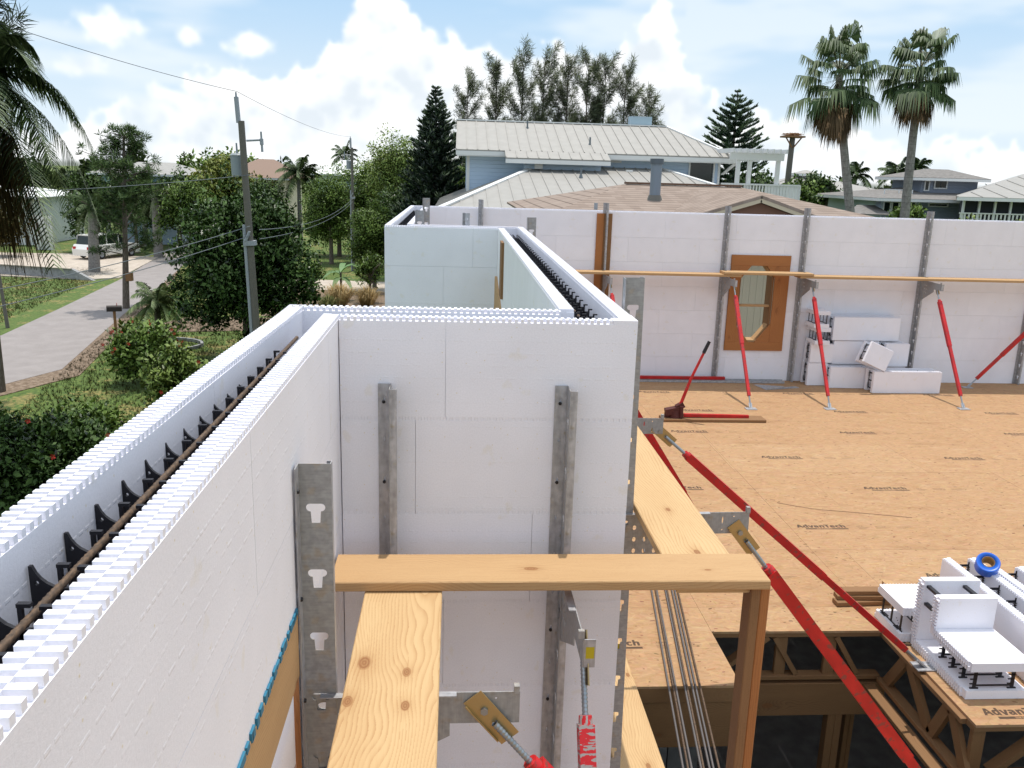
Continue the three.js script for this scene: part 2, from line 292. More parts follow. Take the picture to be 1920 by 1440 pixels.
// wall beside the camera, running away along -z; its outer face bows in towards the far end
const xL = -0.454, zJ = -3.366, xM = 0.738, zK = -9.2, zF = -14.42, TW = 0.285;
const bendL = (x, z) => [0.042 * sstep(-1.0, -3.5, z) - 0.006 * sstep(-1.2, -0.2, z) + 0.004 * Math.sin(z * 3.1), 0];
const lWall = thing('foam_form_wall', 'white foam block wall with a rusty bar laid along its open top', 'wall');
foamForm(lWall, 'z', -3.651, 1.22, xL - TW, xL - TW + T, { bend: bendL, shift: 0.1, first: 0 });
foamForm(lWall, 'z', zJ - T, 1.22, xL - T, xL, { shift: 0.33, holes: [[-2.25, 0.9, -1, 1.70]], first: 0 });
webs(lWall, 'z', range(-0.4, -3.05, -0.1285), xL - TW + T + 0.008);
const lBar = mesh('reinforcing_bar', rebarGeo(V(-0.598, 2.785, 0.9), V(-0.602, 2.785, -3.3), 0.0064), M.rebar); mark(lBar, 'rusty ribbed reinforcing bar lying on black plastic webs inside foam wall', 'reinforcing bar');

// return wall facing the camera
const jWall = thing('foam_form_wall', 'short white foam wall facing the cross plank, with notched block joints', 'wall');
foamForm(jWall, 'x', xL + 0.003, xM, zJ - T, zJ, { detail: true, split: [0.42, 0.79, 0.30], len: 1.2192 });
foamForm(jWall, 'x', xL - TW + 0.06, xM - TW, zJ - TW, zJ - TW + T, { split: [0.42, 0.79] });
mesh('corner_cap', [B(xM - 0.10, xM - 0.0005, TOP + 0.0005, TOP + TH + 0.0015, zJ - T, zJ - 0.0005), B(xM - T, xM - 0.0005, TOP + 0.0005, TOP + TH + 0.0015, zJ - 0.14, zJ - T)], M.foam, jWall);
webs(jWall, 'x', range(-0.3, 0.45, 0.15), zJ - T - 0.003, TOP - 0.12, -1);

// wall running on to the second return
const mWall = thing('foam_form_wall', 'white foam wall with a dark row of webs in its trough, behind the notched wall', 'wall');
foamForm(mWall, 'z', zK - TW, zJ - T - 0.001, xM - T, xM, { shift: 0.2 });
foamForm(mWall, 'z', zK, zJ - TW - 0.001, xM - TW, xM - TW + T, { shift: 0.5 });
webs(mWall, 'z', range(-3.62, -9.1, -0.152), xM - TW + T);
mesh('reinforcing_bar', rebarGeo(V(0.61, 2.75, -3.6), V(0.615, 2.75, -9.1), 0.008, false), M.rebar, mWall);

const kWall = thing('foam_form_wall', 'bluish white foam wall across the recess, its end at a free corner', 'wall');
foamForm(kWall, 'x', xL - TW, xM - TW - 0.001, zK - T, zK, { split: [0.93, 0.62] });
foamForm(kWall, 'x', xL, xM - 0.001, zK - TW, zK - TW + T, { split: [0.93, 0.62] });
webs(kWall, 'x', range(-0.5, 0.6, 0.152), zK - T, TOP - 0.1, -1);

const nWall = thing('foam_form_wall', 'white foam wall side-on beyond the recess, ending at the long rear wall', 'wall');
foamForm(nWall, 'z', zF - TW, zK - T - 0.001, xL - TW, xL - TW + T, {});
foamForm(nWall, 'z', zF, zK - TW - 0.001, xL - T, xL, { shift: 0.4 });
webs(nWall, 'z', range(-9.5, -14.4, -0.152), xL - TW + T);

const fWall = thing('foam_form_wall', 'long white foam wall at the back of the deck, with window and upright steel braces', 'wall');
const WIN = [4.69, 5.72, 0.54, 2.19], SLOT = [2.35, 2.61, 0, 2.82];
foamForm(fWall, 'x', xL + 0.002, 13, zF - T, zF, { holes: [[WIN[0] + 0.12, WIN[1] - 0.12, WIN[2] + 0.12, WIN[3] - 0.12]], shift: 0.31 });
foamForm(fWall, 'x', xL - TW + T, 13, zF - TW, zF - TW + T, { holes: [[WIN[0] + 0.12, WIN[1] - 0.12, WIN[2] + 0.12, WIN[3] - 0.12]], shift: 0.1 });
webs(fWall, 'x', range(0, 12.9, 0.203), zF - T, TOP - 0.1, -1);

// lower storey under the walls (below the deck)
const low = thing('basement_wall', 'grey lower storey wall under the deck', 'wall');
const zB = 3;
mesh('wall_run', [B(xL - TW, xL - 0.02, GROUND - 0.3, -0.004, zJ - TW, 6), B(xL - TW, xM - 0.02, GROUND - 0.3, -0.005, zJ - TW, zJ - 0.02), B(xM - TW, xM - 0.02, GROUND - 0.3, -0.006, zK, zJ - TW), B(xL - TW, xM - 0.02, GROUND - 0.3, -0.005, zK - TW, zK), B(xL - TW, xL - 0.02, GROUND - 0.3, -0.004, zF - TW, zK - TW), B(xL - TW, 13, GROUND - 0.3, -0.003, zF - TW, zF - 0.02), B(12.8, 13, GROUND - 0.3, -0.4, zF, 6)], M.concrete, low);

// ---------------------------------------------------------------- the deck
function osbTexture(seed, logos) {
  const w = 1536, h = 704, cv = document.createElement('canvas'); cv.width = w; cv.height = h; const x = cv.getContext('2d'), r = rng(seed);
  x.fillStyle = 'rgb(172,136,99)'; x.fillRect(0, 0, w, h);
  for (let i = 0; i < 5200; i++) {
    const l = 18 + r() * 52, b = 4 + r() * 13, t = r(); x.save(); x.translate(r() * w, r() * h); x.rotate((r() - 0.5) * (r() < 0.7 ? 0.9 : 3.1));
    const c = [lerp(154, 188, t), lerp(116, 154, t), lerp(80, 114, t)].map((q) => Math.round(q + (r() - 0.5) * 14)); x.fillStyle = `rgba(${c},${0.2 + r() * 0.38})`;
    x.beginPath(); x.moveTo(-l / 2, -b / 2 * r()); x.lineTo(l / 2, -b / 2); x.lineTo(l / 2 - 4 * r(), b / 2); x.lineTo(-l / 2 + 4 * r(), b / 2 * (0.6 + 0.4 * r())); x.fill(); x.restore();
  }
  for (let i = 0; i < 130; i++) { x.strokeStyle = `rgba(74,48,28,${0.2 + r() * 0.45})`; x.lineWidth = 1 + r() * 1.4; const px = r() * w, py = r() * h, l = 5 + r() * 40; x.beginPath(); x.moveTo(px, py); x.lineTo(px + l, py + (r() - 0.5) * 5); x.stroke(); }
  for (let i = 0; i < 16; i++) { const g = x.createRadialGradient(0, 0, 2, 0, 0, 40 + r() * 90); g.addColorStop(0, `rgba(${r() < 0.5 ? '214,196,170' : '120,84,52'},0.16)`); g.addColorStop(1, 'rgba(150,110,70,0)'); x.save(); x.translate(r() * w, r() * h); x.scale(1.8, 0.8); x.fillStyle = g; x.fillRect(-150, -150, 300, 300); x.restore(); }
  for (let i = 0; i < 90; i++) { x.fillStyle = `rgba(${70 + r() * 40},${44 + r() * 26},${28 + r() * 16},${0.35 + r() * 0.45})`; x.save(); x.translate(r() * w, r() * h); x.rotate((r() - 0.5) * 1.2); x.beginPath(); x.ellipse(0, 0, 4 + r() * 11, 2 + r() * 3.5, 0, 0, 6.283); x.fill(); x.restore(); }
  // fastening marks and print
  x.fillStyle = 'rgba(70,46,30,0.75)';
  for (let c = 0; c < 6; c++) for (let k = 0; k < 7; k++) { const px = 60 + c * (w - 120) / 5 + (r() - 0.5) * 8, py = 40 + k * (h - 80) / 6 + (r() - 0.5) * 10; x.fillRect(px, py, 7, 5); }
  const ink = 'rgba(50,36,28,0.82)';
  for (const lx of logos) {
    x.fillStyle = ink; x.strokeStyle = ink; x.save(); x.translate(lx, h / 2 + 12); x.font = 'bold 62px sans-serif'; x.lineWidth = 2.6; x.fillStyle = 'rgba(52,36,26,0.72)'; x.fillText('AdvanTech', 0, 0); x.strokeText('AdvanTech', 0, 0);
    x.fillStyle = 'rgba(56,40,30,0.75)'; x.fillRect(46, 12, 284, 17); x.fillStyle = 'rgba(190,150,108,0.9)'; x.font = 'bold 14px sans-serif'; x.fillText('SUB FLOORING', 120, 25);
    x.fillStyle = 'rgba(60,42,30,0.6)'; x.font = '24px sans-serif'; x.fillText('APA', 400, -14); x.font = '15px sans-serif'; for (let q = 0; q < 4; q++) { x.fillRect(400, -4 + q * 9, 80 - q * 12, 2.4); x.fillRect(520, -22 + q * 10, 100 - (q % 2) * 30, 2.4); x.fillRect(660, -14 + q * 9, 120 - q * 20, 2.2); }
    x.restore();
  }
  const t = new THREE.CanvasTexture(cv); t.colorSpace = THREE.SRGBColorSpace; t.wrapS = t.wrapT = THREE.RepeatWrapping; return t;
}
const PL = 2.42, PW = 1.107, OSB = [osbTexture(1, [330]), osbTexture(2, [330]), osbTexture(5, [330])].flatMap((t) => [0xffffff, 0xfbf8f5, 0xfdfaf8].map((c) => std({ color: c, map: t, roughness: 0.85, bumpMap: t, bumpScale: 0.001 })));
M.osbEdge = std({ color: 0x8a5a34, roughness: 0.9 });
const deck = structure('floor_deck');
{
  const rowsX = [3.3, 3.69, 3.29, 4.19, 2.59, 3.78, 2.12, 3.6, 3.83]; let k = 0; const rd = rng(5);
  const holeClip = (x0, x1, z0, z1) => { // deck outline: tongue to -5.2 for x<2.03, opening back to -5.92, right part to -4.72
    const r = []; const lim = [[xM + 0.002, 2.03, -5.2], [2.03, 3.44, -5.92], [3.44, 13, -4.72]];
    for (const [a, b, zl] of lim) { const p = Math.max(x0, a), q = Math.min(x1, b), ze = Math.min(z1, zl); if (q - p > 0.02 && ze - z0 > 0.02) r.push([p, q, z0, ze]); } return r;
  };
  const piece = (x0, x1, z0, z1, px, pz, mat, room) => {
    const g = 0.001, geo = B(x0 + g, x1 - g, -0.019 + room, room, z0 + g, z1 - g), p = geo.attributes.position, n = geo.attributes.normal, uv = geo.attributes.uv;
    for (let i = 0; i < p.count; i++) uv.setXY(i, (p.getX(i) - px) / PL, Math.abs(n.getY(i)) > 0.5 ? (pz - p.getZ(i)) / PW : 0.02); return mesh('sheathing_panel', geo, mat, deck);
  };
  const edges = [-14.42, -14.055]; for (let i = 1; i <= 9; i++) edges.push(-14.055 + i * PW);
  for (let r = 0; r + 1 < edges.length; r++) {
    const z1 = edges[r + 1], z0 = edges[r], s0 = rowsX[Math.max(0, r - 1)] - 0.52 - 0.26;
    for (let s = s0 - 3 * PL; s < 13; s += PL) {
      const parts = holeClip(Math.max(s, xM), Math.min(s + PL, 13), z0, z1); const mat = OSB[Math.floor(rd() * 9)];
      // merge pieces that belong to one uncut sheet
      for (const q of parts) piece(q[0], q[1], q[2], q[3], s, r === edges.length - 2 ? z1 - 0.2 : z1, mat, (rd() - 0.5) * 0.0006 + (k++ % 2) * 0.0004);
    }
  }
  for (let i = 0; i < 6; i++) for (let j = 0; j < 9; j++) piece(xM + 0.02 + i * 2, Math.min(12.8, xM + 0.02 + i * 2 + 2), -4.25 + j * PW, -4.25 + (j + 1) * PW, xM + i * 2, -4.25 + (j + 1) * PW, OSB[(i + j) % 3], 0);
  for (let j = 0; j < 4; j++) piece(xL + 0.01, xM + 0.02, zJ + 0.01 + j * 2.3, zJ + 0.01 + (j + 1) * 2.3, 0, 0, OSB[j % 3], 0);
  // open-web trusses round the opening, beams and posts below
  const tr = (name, label, geoParts, pos, turn, mat = M.stud) => { const t = thing(name, label, 'floor truss'); for (const [n, g, m] of geoParts) mesh(n, g, m ?? mat, t); return t; };
  const chordY = -0.021, D = 0.40;
  function truss(x0, x1, z, label, webX, ver = 0.06) { // along x
    const t = thing('floor_truss', label, 'floor truss');
    mesh('top_chord', board(x0, x1, chordY - 0.038, chordY, z - 0.089, z, 'x', x0), M.stud, t); mesh('bottom_chord', board(x0, x1, -D - 0.038, -D, z - 0.089, z, 'x', x0 + 1), M.stud, t);
    webX.forEach((w, i) => { if (w.length === 1) mesh('web_post', board(w[0] - 0.045, w[0] + 0.045, -D, chordY - 0.038, z - 0.064, z - 0.025, 'y', i), M.stud, t); else mesh('web_brace', bar(V(w[0], -D + 0.01, z - 0.045), V(w[1], chordY - 0.045, z - 0.045), 0.038, 0.085, V(0, 0, 1), i * 0.3), M.stud, t); });
    return t;
  }
  truss(2.0, 3.44, -5.93, 'wooden floor truss along the back edge of the floor opening', [[2.62], [3.02], [2.1, 2.5], [2.75, 2.55], [3.25, 3.05]]);
  truss(0.76, 2.02, -5.32, 'wooden floor truss under the notched deck tongue beside the steel bars', [[1.0], [1.9]]);
  truss(3.44, 8, -4.73, 'wooden floor truss under the front edge of the printed deck corner', [[3.62, 4.0], [4.4, 4.05], [4.5, 4.9], [3.5]]);
  const rt = thing('floor_truss', 'wooden floor truss along the right side of the floor opening, webs leaning both ways', 'floor truss');
  mesh('top_chord', board(3.40, 3.489, chordY - 0.038, chordY, -5.92, -4.82, 'z'), M.stud, rt); mesh('bottom_chord', board(3.40, 3.489, -D - 0.038, -D, -5.9, -4.2, 'z', 0.5), M.stud, rt); mesh('bottom_chord', board(3.30, 3.395, -D - 0.10, -D - 0.062, -5.9, -4.2, 'z', 0.5), M.stud, rt);
  for (const [a, b] of [[-5.82, -5.6], [-5.2, -5.56], [-5.18, -5.02], [-4.74, -4.98]]) mesh('web_brace', bar(V(3.445, -D, a), V(3.445, chordY - 0.04, b), 0.085, 0.038, V(1, 0, 0), a), M.stud, rt);
  const bm = (n, label, g, cat = 'beam') => mark(mesh(n, g, M.stud), label, cat);
  bm('wooden_beam', 'deep laminated wooden beam carrying the deck tongue beside the steel bars', board(0.8, 2.02, -0.50, -0.136, -5.30, -5.215, 'x'));
  bm('wooden_beam', 'deep laminated wooden beam behind the opening below the trusses', board(2.0, 3.5, -0.76, -0.47, -6.02, -5.93, 'x', 1));
  bm('rim_board', 'narrow brown rim board along the cut edge of the deck tongue', board(0.78, 2.028, -0.134, -0.0205, -5.245, -5.205, 'x', 0.6), 'board');
  const post = (x, z, w, d, y1, label, pl) => { const t = thing('wooden_post', label, 'post', [x, GROUND, z]); mesh('stud', board(-w / 2, 0, 0, y1 - GROUND, -d / 2, d / 2, 'y', x), M.stud, t); mesh('stud', board(0.001, w / 2, 0, y1 - GROUND, -d / 2, d / 2, 'y', x + 1), M.stud, t); if (pl) mesh('truss_plate', B(-w / 2 - 0.002, w / 2 + 0.002, y1 - GROUND - 0.02, y1 - GROUND + 0.025, d / 2, d / 2 + 0.002), M.galv, t); return t; };
  post(3.56, -4.78, 0.09, 0.089, -0.44, 'wooden post under the corner of the printed deck sheet', true);
  post(3.12, -5.98, 0.12, 0.089, -0.76, 'double wooden post standing in the dark below the opening'); post(3.42, -6.3, 0.08, 0.089, -0.76, 'single wooden post standing behind the double post below the opening');
  mark(mesh('block_stack', [B(1.95, 2.28, -3.1, -0.62, -7.9, -7.7), B(2.3, 2.62, -3.1, -0.80, -7.92, -7.72)], M.concrete), 'grey concrete block pier in the dark below the deck', 'pier');
  const slabm = mesh('basement_floor', B(xL, 12.8, GROUND - 0.2, GROUND + 0.08, zF, 6), M.concrete); slabm.userData.kind = 'structure';
}
// ---------------------------------------------------------------- steel uprights (strongbacks) with plank brackets
// local frame: wall face at z = 0, outwards +z; flange on the wall, slotted web standing out, lip at the front
const CH = { d: 0.098, f: 0.05, lip: 0.03, t: 0.003 };
const strongParts = new Map();
function strongGeo(h) {
  if (strongParts.has(h)) return strongParts.get(h);
  const s = poly([[0, 0], [CH.d, 0], [CH.d, h], [0, h]]);
  for (let y = h - 0.135; y > 0.1; y -= 0.2085) { // T-shaped slots
    const p = new THREE.Path(), c = CH.d * 0.52, w = 0.028, r = 0.012; p.moveTo(c - w + r, y + r); p.lineTo(c + w - r, y + r); p.absarc(c + w - r, y, r, Math.PI / 2, -Math.PI / 2, true); p.lineTo(c + 0.015, y - r); p.lineTo(c + 0.0125, y - r - 0.036); p.lineTo(c - 0.0125, y - r - 0.036); p.lineTo(c - 0.015, y - r); p.lineTo(c - w + r, y - r); p.absarc(c - w + r, y, r, -Math.PI / 2, -Math.PI * 1.5, true); s.holes.push(p);
  }
  const web = extrude(s, CH.t, 5); web.rotateY(-Math.PI / 2); web.translate(CH.t, 0, 0); metric(web, 'y');
  const fs = poly([[-CH.f, 0], [0, 0], [0, h], [-CH.f, h]]); for (let y = h - 0.06; y > 0.05; y -= 0.17) { const p = new THREE.Path(); p.absellipse(-CH.f * 0.52, y, 0.0035, 0.011, 0, 6.283); fs.holes.push(p); }
  const fl = extrude(fs, CH.t, 5); fl.translate(0, 0, 0.002); metric(fl, 'y');
  const lip = B(0.003, CH.lip, 0, h, CH.d - CH.t, CH.d, 'y'), ret = B(CH.lip - 0.003, CH.lip, 0, h, CH.d - 0.016, CH.d - CH.t, 'y');
  const screws = []; for (let y = h - 0.075; y > 0.05; y -= 0.34) screws.push([-CH.f * 0.55, y]);
  const r = { web, fl, lip: merge([lip, ret]), screws }; strongParts.set(h, r); return r;
}
const SCREW = (() => { const g = new THREE.CylinderGeometry(0.006, 0.0075, 0.006, 8); g.rotateX(Math.PI / 2); return g; })();
// perforated bracket that carries a plank: in the plane of the web
function bracketGeo(len) {
  const s = poly([[0.004, 0], [0.004, -0.36], [0.06, -0.36], [len - 0.22, -0.155], [len - 0.22, -0.11], [len, -0.11], [len, 0]]);
  const hole = (x, y, a, b) => { const p = new THREE.Path(); p.absellipse(x, y, a, b, 0, 6.283); s.holes.push(p); };
  for (const y of [-0.075, -0.135, -0.195]) for (const x of [0.11, 0.16, 0.21]) if (y > -0.32 + x * 0.5) hole(x, y, 0.009, 0.013);
  hole(len - 0.13, -0.04, 0.004, 0.018); hole(len - 0.075, -0.082, 0.004, 0.018); hole(len - 0.075, -0.022, 0.004, 0.004); hole(len - 0.13, -0.09, 0.004, 0.004); hole(0.06, -0.04, 0.02, 0.012);
  const g = extrude(s, 0.004, 6); g.rotateY(-Math.PI / 2); return metric(g, 'z');
}
const BR = 0.67, BRG = bracketGeo(BR);
function bracket(parent, y, opt = {}) {
  const g = new THREE.Group(); g.name = 'plank_bracket'; parent.add(g); g.position.set(0.009, y, 0);
  mesh('bracket_plate', BRG, M.galvDirty, g); mesh('top_flange', B(-0.03, -0.004, 0, 0.004, 0.05, BR - 0.20, 'z'), M.galv, g); mesh('end_tab', B(-0.022, 0, 0, 0.03, BR - 0.02, BR - 0.003), M.galvDirty, g); mesh('end_plate', B(0.0005, 0.04, -0.11, -0.001, BR - 0.004, BR, 'y'), M.galv, g);
  if (opt.sticker) mesh('yellow_sticker', B(0.006, 0.036, -0.075, -0.03, BR, BR + 0.001), M.yellow, g);
  return g;
}
function strongback(label, h, pos, turn, { by, sticker, screws, group } = {}) {
  const t = thing('steel_upright', label, 'steel upright', pos, turn, group), q = strongGeo(h);
  mesh('web', q.web, M.galvDirty, t); mesh('wall_flange', q.fl, M.galv, t); mesh('front_lip', q.lip, M.galv, t);
  if (screws) for (const [x, y] of q.screws) { const m = mesh('screw', SCREW, M.black, t); m.position.set(x, y, 0.008); }
  if (by !== undefined) bracket(t, by, { sticker }); return t;
}
const HP = Math.PI / 2, PB = 1.857;          // plank underside height
strongback('weathered steel upright with T slots on the foam wall beside the narrow plank', 2.59, [xL + 0.006, 0.002, -2.385], HP, { by: PB - 0.022, screws: true });
strongback('steel upright on the short notched wall, nearer the inside corner', 2.59, [-0.25, 0.002, zJ + 0.002], 0, { screws: true });
strongback('steel upright on the short notched wall, carrying a bracket with yellow sticker', 2.59, [0.463, 0.002, zJ + 0.002], 0, { screws: true, by: PB - 0.02, sticker: true });
const mz = [-3.80, -5.46, -7.2, -9.02], mLab = ['steel upright at the outside corner of the notched wall, T slot above plank', 'second steel upright from the outside corner along the trough wall', 'third steel upright from the outside corner along the trough wall', 'steel upright at the far end of the trough wall, top showing over it'];
mz.forEach((z, i) => { const t = strongback(mLab[i], i % 3 ? 2.6 : 2.985, [xM + 0.004, -0.004 + 0.004, z], HP, { by: PB - 0.002 }); if (i === 0) { t.rotation.set(0, HP, 0.014, 'ZYX'); t.position.x += 0.052; mesh('yellow_sticker', B(0.0035, 0.0045, 1.06, 1.16, 0.02, 0.085), M.yellow, t); } });
strongback('steel upright showing above the recess wall, beyond its middle', 2.99, [0.11, 0, zK - TW - 0.004], Math.PI, {});
strongback('steel upright at the end of the side wall, rear of a pair', 3.06, [xL + 0.004, 0, -12.2], HP, {}); strongback('steel upright at the end of the side wall, front of a pair', 2.99, [xL + 0.004, 0, -9.9], HP, {});
const fx = [0.43, 2.5, 4.56, 5.92, 8.06, 10.08], fLab = ['steel upright on the rear wall left of the blue house window', 'steel upright on the rear wall over the narrow orange wood strip', 'steel upright on the rear wall left of the boarded window frame', 'steel upright on the rear wall between window frame and foam block pile', 'steel upright on the rear wall at the right end of foam block pile', 'steel upright on the rear wall beside the slanting red pole'];
fLab[0] = 'steel upright on the rear wall seen over the recess wall';
fx.forEach((x, i) => strongback(fLab[i], 2.99, [x, 0.004, zF + 0.004], 0, { by: i > 0 && i < 5 ? PB - 0.03 : undefined }));

// ---------------------------------------------------------------- red adjustable braces
function brace(label, a, b, { mat = M.red, w = 0.056, foot = true, cl = 0.16, upper = 0.5, group } = {}) {
  const t = thing('push_pull_brace', label, 'brace', [0, 0, 0], 0, group), p0 = V(...a), p1 = V(...b), d = p1.clone().sub(p0).normalize(), L = p0.distanceTo(p1), at = (s) => p0.clone().addScaledVector(d, s);
  const side = V(0, 1, 0).cross(d).normalize();
  // folded clevis plate at the bracket
  const cg = merge([bar(at(-0.03), at(cl), 0.07, 0.004, side).translate(0, 0, 0), bar(at(-0.02).addScaledVector(side.clone().cross(d), 0.034), at(cl - 0.02).addScaledVector(side.clone().cross(d), 0.034), 0.004, 0.026, side)]);
  cg.translate(side.x * 0.012, side.y * 0.012, side.z * 0.012); mesh('clevis_plate', cg, M.zinc, t);
  mesh('bolt', rod(at(0.03).addScaledVector(side, 0.0), at(0.03).addScaledVector(side, 0.035), 0.013, 0.013, 6), M.steel, t);
  mesh('threaded_rod', rebarGeo(at(cl * 0.5), at(cl + 0.12), 0.0105), M.steel, t);
  mesh('collar', rod(at(cl + 0.10), at(cl + 0.135), w * 0.42, w * 0.46, 12), mat, t);
  const up = V(0, 1, 0), mid = cl + 0.13 + (L - cl - 0.4) * upper;
  mesh('outer_tube', bar(at(cl + 0.13), at(mid), w, w, up, a[0]), mat, t); mesh('inner_tube', bar(at(mid), at(L - 0.22), w * 0.8, w * 0.8, up, a[0] + 1), M.red, t);
  mesh('lower_rod', rod(at(L - 0.24), at(L - 0.03), 0.012), M.steel, t);
  if (foot) mesh('foot_plate', [B(p1.x - 0.085, p1.x + 0.085, p1.y, p1.y + 0.008, p1.z - 0.06, p1.z + 0.06), bar(p1.clone().add(V(0, 0.006, 0)), at(L - 0.10), 0.05, 0.012, up)], M.galv, t);
  return t;
}
const bt = PB - 0.075;
brace('red brace from the window-side bracket to the deck, foot beside the wood tool board', [4.60, bt, zF + 0.5], [4.58, 0.003, -12.5]);
brace('red brace in front of the foam block pile, foot plate on the deck', [5.93, bt, zF + 0.5], [5.85, 0.003, -12.54]);
brace('red brace right of the foam block pile, foot plate on printed lettering', [8.07, bt, zF + 0.5], [8.06, 0.003, -12.62]);
brace('thin red brace leaning sideways along the rear wall', [10.3, 1.35, zF + 0.25], [8.98, 0.003, -14.06], { upper: 0.6 });
brace('red brace at the orange wood strip, mostly behind the trough wall', [2.53, bt, zF + 0.5], [2.7, 0.003, -12.6]);
brace('long red brace from trough wall to the edge of the floor opening', [1.37, bt, -5.46], [3.466, 0.003, -5.40], { upper: 0.62 });
brace('red brace from trough wall, third bracket, passing behind the nearest bracket plate', [1.37, bt, -7.2], [2.52, 0.003, -7.14], { upper: 0.66 });
brace('dark red brace at the far end of trough wall, foot beside the long plank', [1.37, bt, -9.02], [2.55, 0.003, -9.15]);
brace('thick red brace crossing the floor opening beside the wooden post', [1.38, bt, -3.79], [2.8, 0.003, -3.82], { w: 0.066, upper: 0.8 });
brace('peeling red and grey brace under the cross plank, coming forward from notched wall', [0.475, bt + 0.02, zJ + 0.6], [0.50, 0.003, -1.75], { mat: M.redPeel, w: 0.056, upper: 0.8 });
brace('red brace leaving the bracket beside the narrow plank', [0.09, bt + 0.02, -2.37], [1.62, 0.003, -2.30], { w: 0.062, upper: 0.7 });

// ---------------------------------------------------------------- planks
function plankLike(name, label, geo, mat, cat = 'plank') { return mark(mesh(name, geo, mat), label, cat); }
plankLike('scaffold_plank', 'knotty pine plank lying on brackets along the near foam wall', board(-0.318, -0.032, PB, PB + 0.042, -2.962, 1.0, 'z', 0.3, 0.02), M.pine);
plankLike('scaffold_plank', 'pine plank laid across the corner, with a dark knot, one end on a wooden post', board(-0.445, 1.218, PB + 0.044, PB + 0.083, -3.178, -2.935, 'x', 0.2, 0.18), M.pine2);
plankLike('scaffold_plank', 'long pine plank on brackets along the trough wall', board(0.874, 1.166, PB, PB + 0.042, -7.6, -3.0, 'z', 1.1, 0.33), M.pine);
plankLike('scaffold_plank', 'pine plank on rear wall brackets behind the trough wall and left of window', board(1.3, 4.75, PB, PB + 0.04, zF + 0.16, zF + 0.44, 'x', 0.2), M.pine2);
plankLike('scaffold_plank', 'short pine plank overlapping two others in front of the window frame', board(4.45, 5.97, PB + 0.042, PB + 0.082, zF + 0.18, zF + 0.46, 'x', 0.9, 0.2), M.pine2);
plankLike('scaffold_plank', 'pine plank on rear wall brackets above the foam block pile', board(5.75, 12.9, PB, PB + 0.04, zF + 0.16, zF + 0.44, 'x', 0.5, 0.3), M.pine2);
{ const t = thing('wooden_post', 'two nailed studs propping the end of the cross plank', 'post'); mesh('stud', board(1.165, 1.203, 0.001, PB + 0.042, -3.07, -2.98, 'y', 0.4), M.stud, t); mesh('stud', board(1.204, 1.242, 0.001, PB + 0.042, -3.074, -2.985, 'y', 1.1, 0.3), M.buck, t); }
plankLike('lumber_board', 'pine board lying along the foot of trough wall out over the opening', board(0.98, 1.275, 0.004, 0.043, -5.75, -3.4, 'z', 0.7, 0.12), M.pine);
{ // loose bars lying on the deck
  const xs = [[1.70, 1.425], [1.735, 1.455], [1.745, 1.475], [1.82, 1.535], [1.835, 1.55], [1.875, 1.585], [1.90, 1.61], [1.925, 1.643]];
  xs.forEach(([a, b], i) => { const p = V(a, 0.013 + (i % 3) * 0.002, -6.56), q = V(b, 0.013 + (i % 3) * 0.002, -4.58), d = q.clone().sub(p); mark(mesh('reinforcing_bar', rebarGeo(p.clone().addScaledVector(d, -0.6), q.clone().addScaledVector(d, 0.45), 0.0075, false), i % 3 === 1 ? M.rebar : M.rebarGrey), 'long grey reinforcing bar in a loose bundle on the deck tongue', 'reinforcing bar', 'bars lying side by side over the deck edge'); });
}
// window frame boards in the rear wall
{
  const t = thing('window_frame', 'orange brown wooden window frame with cut corners set in the rear foam wall', 'window frame'), z0 = zF - TW, [a, b, c, d] = WIN, ml = 0.175, mr = 0.25, mh = 0.18, ms = 0.15;
  const J = (x0, x1, y0, y1, g, s) => board(x0, x1, y0, y1, zF + 0.002, zF + 0.036, g, s, s * 0.2);
  mesh('head_board', J(a, b, d - mh, d, 'x', 0.2), M.buck, t); mesh('sill_board', J(a, b, c, c + ms, 'x', 1.3), M.buck, t); mesh('side_board', J(a, a + ml, c + ms, d - mh, 'y', 0.6), M.buck, t); mesh('side_board', J(b - mr, b, c + ms, d - mh, 'y', 1.7), M.buck, t);
  mesh('jamb', board(b - mr - 0.03, b - mr, c + ms, d - mh, z0, zF + 0.001, 'y', 0.3), M.stud, t); mesh('jamb', board(a + ml, a + ml + 0.03, c + ms, d - mh, z0, zF + 0.001, 'y', 0.8), M.stud, t); mesh('jamb', board(a + ml + 0.03, b - mr - 0.03, c + ms, c + ms + 0.03, z0, zF + 0.001, 'x'), M.pine2, t);
  const xa = a + ml + 0.03, xb = b - mr - 0.03, ya = c + ms + 0.03, yb = d - mh;
  for (const [cx, cy, dx, dy] of [[xa - 0.03, ya - 0.03, 0.24, 0.28], [xb + 0.03, ya - 0.03, -0.25, 0.32], [xa - 0.03, yb, 0.18, -0.24], [xb + 0.03, yb, -0.15, -0.2]]) {
    const P = [V(cx, cy, zF + 0.03), V(cx + dx, cy, zF + 0.03), V(cx, cy + dy, zF + 0.03)]; if (dx * dy < 0) P.reverse(); mesh('corner_gusset', slab(P, 0.03, V(1, 0, 0)), M.buck, t);
    const p = V(cx + dx, cy, zF - 0.12), q = V(cx, cy + dy, zF - 0.12); mesh('corner_brace', bar(p, q, 0.16, 0.034, V(0, 0, 1).cross(q.clone().sub(p).normalize()), cx), M.pine2, t);
  }
  mesh('middle_rail', board(xa, xb, 1.30, 1.338, zF - 0.12, zF - 0.03, 'x', 0.4), M.pine2, t);
}
